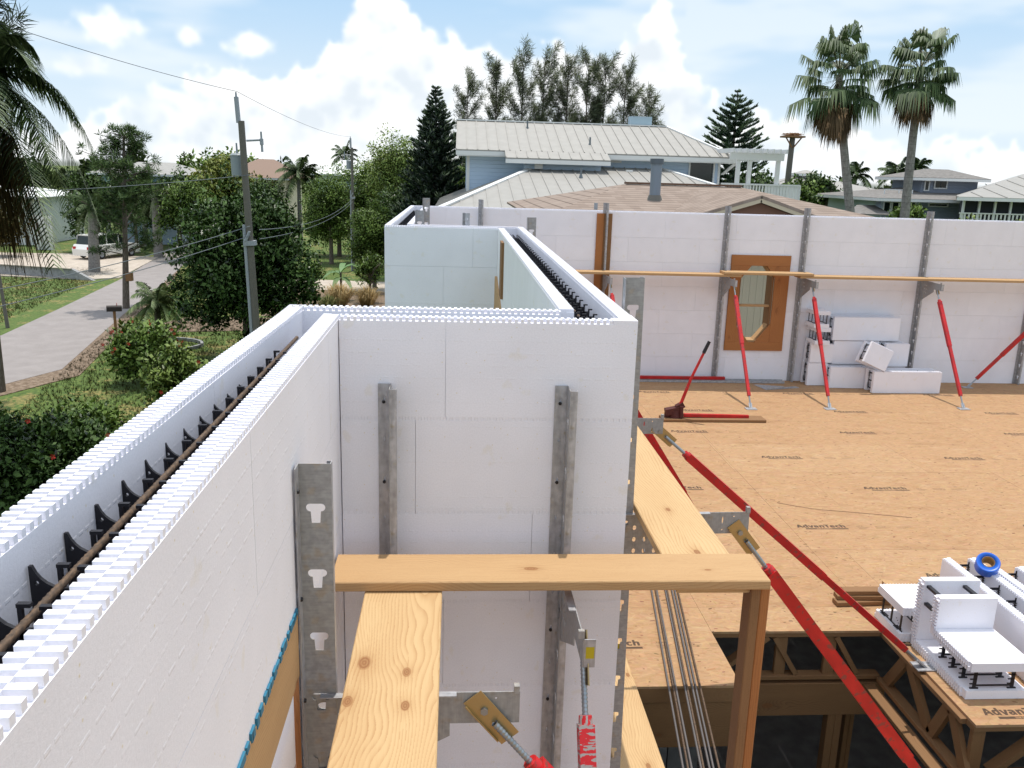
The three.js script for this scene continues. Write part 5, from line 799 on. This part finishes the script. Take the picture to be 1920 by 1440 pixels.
[[22.1, 1.62], [23.2, 1.55], [24.3, 1.65]].forEach(([x, y], i) => broadTree('round_bush', ['yellow green shrub below the white porch railing', 'olive shrub at the middle of the white porch railing', 'light shrub at the end of the white porch railing'][i], x, -36, y, [0.65, 0.5, 0.5], { seed: 55 + i, k: 40, n: 60, rc: 0.24, size: 0.12, cols: LT, cat: 'bush' }));
// shrubs below on the left
broadTree('flowering_shrub', 'loose shrub with red flowers beside the road', -9.7, -27.2, -2.35, [1.3, 1.05, 1.1], { seed: 61, k: 90, n: 80, rc: 0.34, size: 0.13, cols: MD, cat: 'shrub' });
broadTree('flowering_shrub', 'bright green shrub right of the red-flowered one', -7.4, -22.8, -2.3, [0.85, 1.15, 0.85], { seed: 62, k: 100, n: 90, rc: 0.32, size: 0.12, cols: LT, cat: 'shrub' });
broadTree('flowering_shrub', 'dark shrub mass beside the near wall', -8.4, -17.0, -2.5, [2.1, 0.9, 1.7], { seed: 63, k: 260, n: 90, rc: 0.34, size: 0.12, cols: DK, cat: 'shrub' });
broadTree('flowering_shrub', 'dark leafy shrub with red flowers at the grass edge', -10.6, -18.6, -2.5, [1.2, 1.0, 1.0], { seed: 64, k: 120, n: 90, rc: 0.32, size: 0.12, cols: DK, cat: 'shrub' });
broadTree('flowering_shrub', 'mid green shrub between the dark shrub mass and bright green one', -8.5, -20.3, -2.8, [0.8, 0.6, 0.8], { seed: 65, k: 60, n: 90, rc: 0.3, size: 0.12, cols: MD, cat: 'shrub' });
for (const [i, o] of scene.children.filter((q) => q.name.startsWith('flowering_shrub')).entries()) { const r = rng(300 + i), l = [], R = [[1.3, 1.05, 1.1, 1.05], [0.85, 1.15, 0.85, 1.1], [2.1, 0.9, 1.7, 0.9], [1.2, 1.0, 1.0, 0.9], [0.8, 0.6, 0.8, 0.6]][i]; const n = [16, 4, 4, 7, 3][i]; for (let q = 0; q < n; q++) { const d = rv(r); d.y = Math.abs(d.y); for (let k = 0; k < 5; k++) { const a = k * 1.257, c = V(d.x * R[0] * 0.95, R[3] + d.y * R[1] * 0.95, d.z * R[2] * 0.95 + 0.05); l.push(quad(c, c.clone().add(V(0.04 * Math.cos(a), 0.04 * Math.sin(a), 0.02)), c.clone().add(V(0.055 * Math.cos(a + 0.5), 0.055 * Math.sin(a + 0.5), 0.03)), c.clone().add(V(0.06 * Math.cos(a + 1), 0.06 * Math.sin(a + 1), 0.02)))); } } mesh('flowers', l, std({ color: 0xb5301f, side: THREE.DoubleSide, roughness: 0.7 }), o); }
// garden beyond the return wall
[[-7.6, -46.5, 1.0, 'thin young shrub tree left in the garden bed', 71], [-4.4, -45.2, 1.15, 'denser young shrub tree beside the recess wall', 72], [-5.2, -58, 1.0, 'round clipped shrub behind the banana plant', 73]].forEach(([x, z, s, lab, seed]) => broadTree('young_shrub', lab, x, z, GROUND + 1.5 * s, [0.95 * s, 0.9 * s, 0.8 * s], { seed, k: 46, n: 50, rc: 0.26, size: 0.13, cols: MD, cat: 'shrub' }, 'young shrubs in the garden bed'));
{ const t = thing('banana_plant', 'small banana plant with broad bright leaves in the garden bed', 'plant', [-6.0, GROUND, -46]), L = new Leaves(75); mesh('stem', rod(V(0, 0, 0), V(0, 1.5, 0), 0.08, 0.05, 8), M.bark, t); for (let i = 0; i < 9; i++) { const a = i * 2.4, up = 0.4 + (i % 3) * 0.35, b = V(0, 1.2 + (i % 3) * 0.15, 0); let p = b; for (let k = 0; k < 5; k++) { const q = b.clone().add(V(Math.cos(a) * 0.24 * (k + 1), up * 0.25 * (k + 1) - 0.045 * (k + 1) * (k + 1), Math.sin(a) * 0.24 * (k + 1))), s = V(-Math.sin(a), 0, Math.cos(a)), w0 = [0.03, 0.13, 0.16, 0.14, 0.09][k], w1 = [0.13, 0.16, 0.14, 0.09, 0.0][k]; L.quad(p.clone().addScaledVector(s, w0), q.clone().addScaledVector(s, w1), q.clone().addScaledVector(s, -w1), p.clone().addScaledVector(s, -w0), [0.10, 0.20 + 0.03 * (i % 3), 0.04], V(0, 1, 0)); p = q; } } mesh('leaves', L.geo(), M.leaf, t); }
function grassClump(label, x, z, h, n, cols, seed) { const t = thing('grass_clump', label, 'grass clump', [x, GROUND, z], 0, 'ornamental grasses in the dry bed'), L = new Leaves(seed), r = L.r; for (let i = 0; i < n; i++) { const a = r() * 6.28, out = r(), p = V(Math.cos(a) * 0.2 * r(), 0, Math.sin(a) * 0.2 * r()), q = p.clone().add(V(Math.cos(a) * out * h * 0.5, h * (0.55 + 0.3 * r()), Math.sin(a) * out * h * 0.5)), e = q.clone().add(V(Math.cos(a) * out * h * 0.45, h * (0.25 - out * 0.35), Math.sin(a) * out * h * 0.45)), s = V(-Math.sin(a), 0, Math.cos(a)).multiplyScalar(0.014), c = mix(cols[0], cols[1], r()); L.quad(p.clone().add(s), q.clone().add(s), q.clone().sub(s), p.clone().sub(s), c, V(0, 0.6, 0.8)); L.quad(q.clone().add(s), e.clone(), e.clone(), q.clone().sub(s), c, V(0, 0.6, 0.8)); } mesh('blades', L.geo(), M.leafMatte, t); }
const STRAW = [[0.22, 0.17, 0.08], [0.36, 0.27, 0.14]]; grassClump('tan feathery grass clump in the dry garden bed', -5.6, -42.2, 1.5, 420, STRAW, 81); grassClump('greener grass clump in front of the tan feathery one', -6.0, -41.2, 1.0, 300, [[0.08, 0.11, 0.04], [0.2, 0.18, 0.08]], 82); grassClump('tan grass clump right beside the recess wall', -4.3, -42.6, 1.3, 320, STRAW, 83);
// ---- conifers
function norfolk(label, x, z, base, top, R, seed, tiers, cols, pw = 1.35) {
  const t = thing('norfolk_pine', label, 'tree', [x, GROUND, z]), L = new Leaves(seed), r = L.r, H0 = base - GROUND, H1 = top - GROUND; mesh('trunk', rod(V(0, 0, 0), V(0, H1, 0), 0.24, 0.03, 10), M.bark, t);
  for (let k = 0; k < tiers; k++) {
    const f = k / (tiers - 1), y = lerp(H0, H1 - 0.1, Math.pow(f, 0.92)), len = R * (1 - Math.pow(f, pw)) * (0.9 + 0.2 * r()) + 0.12, nb = f > 0.9 ? 4 : 7, a0 = r() * 6.28;
    for (let b = 0; b < nb; b++) {
      const a = a0 + b / nb * 6.283 + (r() - 0.5) * 0.3, d = V(Math.cos(a), 0, Math.sin(a)), l = len * (0.8 + 0.35 * r()), lift = 0.06 + 0.16 * r(); const P = (s) => V(d.x * l * s, y + l * (lift * s + 0.22 * s * s), d.z * l * s); const n = Math.max(5, Math.round(l / 0.055));
      for (let i = 2; i <= n; i++) { const s = i / n, p = P(s), tan = P(Math.min(1, s + 0.05)).sub(P(s - 0.05)).normalize(); for (let q = 0; q < 5; q++) { const phi = q / 5 * 6.28 + r(), up = V(0, 1, 0).multiplyScalar(0.5 + 0.5 * Math.sin(phi)), sd = tan.clone().cross(V(0, 1, 0)).normalize().multiplyScalar(Math.cos(phi)); const dir = up.add(sd).add(tan.clone().multiplyScalar(0.75)).normalize(); L.leaf(p, dir, dir.clone().cross(rv(r)).normalize(), (0.16 + 0.12 * r()) * (0.7 + 0.5 * Math.min(1, l)), 0.07, mix(cols[0], cols[1], r()), dir.clone().multiplyScalar(0.3).add(V(0, 0.6, 0.35)).normalize()); } }
    }
  }
  mesh('foliage', L.geo(), M.leaf, t); return t;
}
norfolk('tall dark spire-shaped pine left of the blue house', -0.95, -42, -2.6, 7.2, 2.1, 91, 56, [[0.008, 0.02, 0.01], [0.035, 0.06, 0.025]]);
norfolk('tiered pine with open branches behind the white pergola', 15.8, -50, 1.6, 8.3, 1.75, 92, 21, [[0.012, 0.03, 0.014], [0.045, 0.08, 0.032]], 2.6);
function casuarina(label, x, z, top, spread, seed, cols, lean = 0.08, group = 'wispy trees behind the blue house', fmin = 0.12) {
  const t = thing('casuarina_tree', label, 'tree', [x, GROUND, z], 0, group), L = new Leaves(seed), r = L.r, H1 = top - GROUND, g = [rod(V(0, 0, 0), V(lean * 2, H1 * 0.97, 0), 0.16, 0.02, 8)];
  for (let b = 0; b < 46; b++) {
    const f = fmin + (0.98 - fmin) * b / 46 + r() * 0.02, a = r() * 6.28, len = spread * (1.5 - f) * (0.5 + r() * 0.8) + 0.4, p0 = V(lean * 2 * f, H1 * f, 0), e = p0.clone().add(V(Math.cos(a) * len * 0.62, len * 0.9, Math.sin(a) * len * 0.62)); g.push(rod(p0, e, 0.03, 0.008, 4)); const n = Math.round(len * (f < 0.62 ? 24 : 13));
    for (let i = 0; i < n; i++) { const s = 0.25 + 0.78 * i / n, c = p0.clone().lerp(e, s); for (let q = 0; q < 9; q++) { const dir = rv(r).multiplyScalar(0.7).add(V(lean * 5, 0.35, 0)).normalize(); L.leaf(c.clone().add(rv(r).multiplyScalar(0.14)), dir, dir.clone().cross(rv(r)).normalize(), 0.34 + 0.3 * r(), 0.035, mix(cols[0], cols[1], r()), V(0, 0.8, 0.6)); } }
  }
  mesh('trunk', g, M.bark, t); mesh('foliage', L.geo(), M.leafMatte, t); return t;
}
const CS = [[0.04, 0.05, 0.03], [0.12, 0.135, 0.075]];
[[0.7, -70, 10.2, 1.8, 'thin wispy tree at the left end of the row'], [3.0, -71, 11.4, 2.0, 'wispy tree second from the spire-shaped pine end of the row'], [4.9, -69, 12.0, 2.0, 'tall wispy tree with swept tip in the row'], [6.6, -70, 11.9, 2.4, 'dense wispy tree at the middle of the row'], [8.6, -71, 11.6, 2.2, 'wispy tree right of the gap in the row'], [9.9, -69, 12.0, 2.0, 'tall wispy tree right of the middle of the row'], [11.4, -70, 11.6, 2.3, 'dense wispy tree before the roof vent box'], [13.0, -70, 11.3, 2.0, 'wispy tree above the roof vent box'], [15.2, -71, 9.8, 1.5, 'small thin wispy tree at the right end of the row']].forEach(([x, z, top, sp, lab], i) => casuarina(lab + ' behind the blue house', x, z, top, sp, 400 + i, CS));
casuarina('wispy dark tree behind the crown of the drooping feather palm', -13.6, -26, 9.4, 2.2, 430, [[0.02, 0.03, 0.02], [0.06, 0.08, 0.045]], 0.1, 'wispy trees', 0.62);
{ // tufted pine by the road
  const t = thing('pine_tree', 'dark tufted pine on a thin trunk beside the road', 'tree', [-15.7, GROUND, -42]), L = new Leaves(95), r = L.r, g = [rod(V(0, 0, 0), V(0.5, 8.0, 0), 0.17, 0.05, 10)];
  for (let b = 0; b < 54; b++) { const f = 0.3 + 0.7 * Math.pow(r(), 0.8), a = r() * 6.28, len = (f > 0.86 ? 0.9 : 1.75) * (0.55 + r() * 0.6), p0 = V(0.5 * f, 8.0 * f, 0), e = p0.clone().add(V(Math.cos(a) * len, len * (0.15 + 0.45 * r()), Math.sin(a) * len)); g.push(rod(p0, e, 0.035, 0.012, 5)); for (let k = 0; k < 9; k++) { const c = p0.clone().lerp(e, 0.45 + 0.57 * r()).add(rv(r).multiplyScalar(0.28)); const n = 26; for (let i = 0; i < n; i++) { const d = rv(r).add(V(0, 0.35, 0)).normalize(); L.leaf(c, d, d.clone().cross(rv(r)).normalize(), 0.22 + 0.14 * r(), 0.03, mix([0.016, 0.034, 0.012], [0.06, 0.095, 0.03], r()), d.clone().add(V(0, 0.6, 0.3)).normalize()); } } }
  mesh('trunk', g, M.bark, t); mesh('needles', L.geo(), M.leafMatte, t); const bx = mesh('nest_box', B(0.14, 0.4, 1.35, 1.75, -0.15, 0.15), M.stud, t); void bx;
}
// ---- palms
function featherFrond(L, o, az, el, len, n, ll, cols, sag, w = 0.035, vee = 0.5) {
  const d = V(Math.cos(az), 0, Math.sin(az)), s = V(-Math.sin(az), 0, Math.cos(az)), P = (t) => o.clone().add(d.clone().multiplyScalar(Math.cos(el) * len * t * (1 - 0.22 * t * sag))).add(V(0, Math.sin(el) * len * t - sag * len * 0.62 * t * t, 0)), r = L.r; let q = P(0);
  for (let i = 1; i <= 14; i++) { const p = P(i / 14), wd = s.clone().multiplyScalar(0.022 * (1.1 - i / 14)); L.quad(q.clone().add(wd), p.clone().add(wd), p.clone().sub(wd), q.clone().sub(wd), [0.09, 0.11, 0.04], V(0, 1, 0)); q = p; }
  for (let i = 2; i <= n; i++) { const t = 0.08 + 0.92 * i / n, p = P(t), tan = P(Math.min(1, t + 0.02)).sub(P(t - 0.02)).normalize(); for (const k of [-1, 1]) { const l = ll * (0.5 + Math.sin(Math.PI * Math.min(0.95, t * 0.9 + 0.1)) * 0.6) * (0.8 + 0.4 * r()), dir = s.clone().multiplyScalar(k * (0.9 + 0.3 * r())).add(tan.clone().multiplyScalar(0.55)).add(V(0, -vee * (0.4 + r() * 0.9), 0)).normalize(); const m = p.clone().addScaledVector(dir, l * 0.55), e = m.clone().addScaledVector(dir, l * 0.4).add(V(0, -l * 0.22, 0)), sd = tan.clone().multiplyScalar(w / 2), c = mix(cols[0], cols[1], r()), nn = dir.clone().multiplyScalar(0.25).add(V(0, 0.75, 0.3)).normalize(); L.quad(p.clone().add(sd), m.clone().add(sd), m.clone().sub(sd), p.clone().sub(sd), c, nn); L.quad(m.clone().add(sd), e, e, m.clone().sub(sd), c, nn); } }
}
function featherPalm(name, label, x, z, crownY, { seed, n = 18, len = 3, leaf = 0.55, nl = 46, trunkR = 0.16, cols, sagMin = 0.5, lean = [0, 0], dead = 0, w = 0.035, bark = M.barkGrey }, group) {
  const t = thing(name, label, 'palm', [x, GROUND, z], 0, group), L = new Leaves(seed), r = L.r, cy = crownY - GROUND; mesh('trunk', rod(V(-lean[0], 0, -lean[1]), V(0, cy, 0), trunkR * 1.2, trunkR * 0.85, 12), bark, t); const D = dead ? new Leaves(seed + 1) : null;
  for (let i = 0; i < n; i++) { const az = i * 2.39996 + r() * 0.3, f = i / n, el = lerp(1.25, -0.25, f) + (r() - 0.5) * 0.2; featherFrond(L, V(0, cy, 0), az, el, len * (0.85 + 0.25 * r()), nl, leaf, cols, sagMin + 0.55 * f + r() * 0.15, w); }
  mesh('fronds', L.geo(), M.leaf, t);
  if (D) { for (let i = 0; i < dead; i++) { const az = i * 2.39996 + 1; featherFrond(D, V(0, cy - 0.2, 0), az, -0.75 - r() * 0.4, len * 0.85, nl, leaf * 0.8, [[0.07, 0.05, 0.02], [0.16, 0.11, 0.045]], 0.9, w); } mesh('dead_fronds', D.geo(), M.leafMatte, t); } return t;
}
const PG = [[0.018, 0.035, 0.012], [0.075, 0.11, 0.04]];
featherPalm('queen_palm', 'tall feather palm with long drooping fronds and brown hanging flower stalks', -9.15, -17.6, 4.85, { seed: 101, lean: [1.4, 0], n: 30, len: 2.9, leaf: 0.62, nl: 64, cols: [[0.018, 0.032, 0.013], [0.07, 0.10, 0.038]], sagMin: 0.9, dead: 0, w: 0.03 });
{ const t = scene.children.find((o) => o.name === 'queen_palm'), L = new Leaves(103), r = L.r; for (let k = 0; k < 4; k++) { const o = V(0.2 + 0.18 * k, 7.75 - 0.1 * k, 0.25); for (let i = 0; i < 70; i++) { const a = r() * 6.28, q = 0.05 + r() * 0.22, l = 1.2 + r() * 1.5, p = o.clone().add(V(q * Math.cos(a) * 0.4, 0.1 - r() * 0.5, q * Math.sin(a) * 0.5)), e = p.clone().add(V(q * Math.cos(a) * 1.3 + 0.12 + r() * 0.16, -l, q * Math.sin(a) * 1.2)); const s = V(0.007, 0, 0.003); L.quad(p.clone().add(s), e.clone().add(s), e.clone().sub(s), p.clone().sub(s), mix([0.05, 0.04, 0.015], [0.16, 0.11, 0.045], r()), V(0, 0.4, 0.9)); } } mesh('flower_stalks', L.geo(), M.leafMatte, t); }
featherPalm('feather_palm', 'small arching feather palm in a round bed by the road', -11.3, -33.3, -1.75, { seed: 111, n: 26, len: 1.55, leaf: 0.34, nl: 44, trunkR: 0.12, cols: [[0.05, 0.075, 0.03], [0.14, 0.18, 0.08]], sagMin: 0.55, w: 0.024, bark: M.bark });
featherPalm('royal_palm', 'grey thick-trunked palm standing on the paved driveway', -22.5, -56, 0.6, { seed: 112, n: 14, len: 2.4, leaf: 0.5, nl: 40, trunkR: 0.30, cols: PG, lean: [0.2, 0] });
featherPalm('royal_palm', 'second grey thick-trunked palm behind the pine trunk', -22.0, -66, 0.9, { seed: 113, n: 14, len: 2.4, leaf: 0.5, nl: 40, trunkR: 0.30, cols: PG });
featherPalm('coconut_palm', 'bushy palm in front of the brown hip roof end', -12.6, -72, 2.9, { seed: 114, n: 22, len: 2.6, leaf: 0.6, nl: 40, cols: PG, w: 0.05 });
featherPalm('coconut_palm', 'windblown coconut palm above the distant whitish roof', -14.6, -118, 5.1, { seed: 115, n: 16, len: 2.8, leaf: 0.7, nl: 34, cols: PG, w: 0.07 });
featherPalm('coconut_palm', 'shaggy palm between the fan palm and the thin grey pole', 33.4, -72, 4.1, { seed: 116, n: 16, len: 2.0, leaf: 0.55, nl: 34, cols: PG, w: 0.06 });
featherPalm('coconut_palm', 'coconut palm left of the second fan palm trunk', 35.8, -70, 4.1, { seed: 117, n: 14, len: 2.2, leaf: 0.6, nl: 34, cols: PG, w: 0.07 });
featherPalm('coconut_palm', 'coconut palm behind the second fan palm trunk', 37.4, -70, 4.5, { seed: 118, n: 14, len: 2.3, leaf: 0.6, nl: 34, cols: PG, w: 0.07 });
function fanPalm(label, x, z, top, seed, { leanX = 0, skirt = 12, n = 46, R = 1.0, group } = {}) {
  const t = thing('fan_palm', label, 'palm', [x, GROUND, z], 0, 'tall fan palms'), cy = top - GROUND, L = new Leaves(seed), D = new Leaves(seed + 1);
  const pts = []; for (let i = 0; i <= 10; i++) { const f = i / 10; pts.push(V(-leanX * (1 - f) * (1 - f * 0.3) * -1, cy * f, 0)); } const c = new THREE.CatmullRomCurve3(pts); const tg = []; for (let i = 0; i < 10; i++) tg.push(rod(pts[i], pts[i + 1], lerp(0.2, 0.105, i / 10), lerp(0.2, 0.105, (i + 1) / 10), 12)); mesh('trunk', tg, M.barkGrey, t); void c;
  const fan = (LL, az, el, pet, rad, cols, droop) => { const r = LL.r, o = V(0, cy - 0.15 + 0.25 * Math.max(0, Math.sin(el)), 0), d = V(Math.cos(az) * Math.cos(el), Math.sin(el), Math.sin(az) * Math.cos(el)), s = V(-Math.sin(az), 0, Math.cos(az)), b = o.clone().addScaledVector(d, pet).add(V(0, -0.12 * pet * droop, 0)), wd = s.clone().multiplyScalar(0.018); LL.quad(o.clone().add(wd), b.clone().add(wd), b.clone().sub(wd), o.clone().sub(wd), [0.10, 0.10, 0.04], V(0, 1, 0)); const m = 26; for (let i = 0; i < m; i++) { const a = (i / (m - 1) - 0.5) * 3.7, dir = d.clone().multiplyScalar(Math.cos(a)).addScaledVector(s, Math.sin(a)).add(V(0, -0.10 * droop, 0)).normalize(), l = rad * (0.72 + 0.28 * Math.cos(a * 0.6)) * (0.85 + 0.3 * r()), p1 = b.clone().addScaledVector(dir, l * 0.6), e = p1.clone().addScaledVector(dir, l * 0.2).add(V((r() - 0.5) * 0.06, -l * 0.38 * (0.6 + droop), (r() - 0.5) * 0.06)), sd = s.clone().multiplyScalar(Math.cos(a)).addScaledVector(d, -Math.sin(a)).multiplyScalar(0.032), cc = mix(cols[0], cols[1], r()), nn = dir.clone().multiplyScalar(0.3).add(V(0, 0.75, 0.35)).normalize(); LL.quad(b.clone(), p1.clone().add(sd), p1.clone().sub(sd), b.clone(), cc, nn); LL.quad(p1.clone().add(sd), e, e, p1.clone().sub(sd), cc, nn); } };
  for (let i = 0; i < n; i++) { const f = i / n, az = i * 2.39996 + L.r() * 0.4, el = lerp(1.35, -0.65, Math.pow(f, 0.85)) + (L.r() - 0.5) * 0.5; fan(L, az, el, R * (0.55 + 0.65 * L.r()), R * (0.55 + 0.3 * L.r()), [[0.015, 0.03, 0.012], [0.06, 0.088, 0.034]], 0.6 + f); }
  for (let i = 0; i < skirt; i++) { const az = i * 2.39996 + 0.7, el = -0.95 - D.r() * 0.5; fan(D, az, el, R * (0.6 + 0.5 * D.r()), R * 0.7, [[0.05, 0.035, 0.02], [0.15, 0.10, 0.06]], 1.2); }
  mesh('fronds', L.geo(), M.leaf, t); mesh('dead_skirt', D.geo(), M.leafMatte, t); return t;
}
fanPalm('tall fan palm with leaning trunk and ragged hanging dead fronds', 12.05, -28, 6.75, 121, { leanX: 2.6, skirt: 24, n: 40, R: 0.95 });
fanPalm('tall fan palm with straight trunk and full round head', 14.68, -28, 7.0, 131, { leanX: 0.35, skirt: 14, n: 44, R: 0.86 });
// far treeline round the horizon
{ const L = new Leaves(201), r = L.r; for (let i = 0; i < 5200; i++) { const a = -2.75 + 2.2 * i / 5200 * 1.0, dist = 210 + r() * 60; const x = Math.cos(a) * dist, z = Math.sin(a) * dist, h = 5.5 + 2.6 * n2(a * 22, 3) + 1.6 * n2(a * 70, 9); const c = V(x, GROUND + h * Math.pow(r(), 0.6) + 0.4, z); for (let q = 0; q < 7; q++) { const d = rv(r); L.leaf(c.clone().addScaledVector(rv(r), 0.9), d, d.clone().cross(rv(r)).normalize(), 1.5, 0.9, mix([0.03, 0.055, 0.02], [0.09, 0.13, 0.05], r())); } } const m = mesh('far_treeline', L.geo(), M.leafMatte); m.userData = { kind: 'stuff', label: 'far low line of green trees on the horizon', category: 'trees' }; }
// lawn tufts where the grass is close enough to show
{ const g = new THREE.BufferGeometry(), p = [], nn = []; const r = rng(7); for (let i = 0; i < 7; i++) { const a = r() * 6.28, l = 0.05 + r() * 0.06; const s = V(-Math.sin(a), 0, Math.cos(a)).multiplyScalar(0.005), e = V(Math.cos(a) * 0.05, l, Math.sin(a) * 0.05); for (const v of [s, s.clone().negate(), e]) { p.push(v.x, v.y, v.z); nn.push(0, 1, 0.2); } } g.setAttribute('position', new THREE.Float32BufferAttribute(p, 3)); g.setAttribute('normal', new THREE.Float32BufferAttribute(nn, 3));
  const N = 60000, im = new THREE.InstancedMesh(g, std({ color: 0xffffff, roughness: 1, side: THREE.DoubleSide }), N), o = new THREE.Object3D(), c = new THREE.Color(); let k = 0; while (k < N) { const z = -14 - Math.pow(r(), 1.3) * 44, x = -2 - r() * 28; const rd = (-z > 24 && x < -13.0 - (-z - 29) * 0.17 && x > -19 - (-z - 35) * 0.13); if (rd || x > -1.2) continue; if (z < -40 && x > -9.4) continue; o.position.set(x, GROUND + 0.001, z); o.rotation.y = r() * 6.28; o.scale.setScalar(0.7 + r() * 0.9); o.updateMatrix(); im.setMatrixAt(k, o.matrix); const t = clamp(0.5 + 0.6 * n2(x * 0.25, z * 0.25) + (r() - 0.5) * 0.6); c.setRGB(lerp(0.09, 0.2, t), lerp(0.135, 0.18, t), lerp(0.03, 0.06, t)); im.setColorAt(k, c); k++; } im.name = 'lawn_grass'; im.userData = { kind: 'stuff', label: 'short patchy lawn grass beside the road', category: 'grass' }; scene.add(im); }
renderer.render(scene, camera);
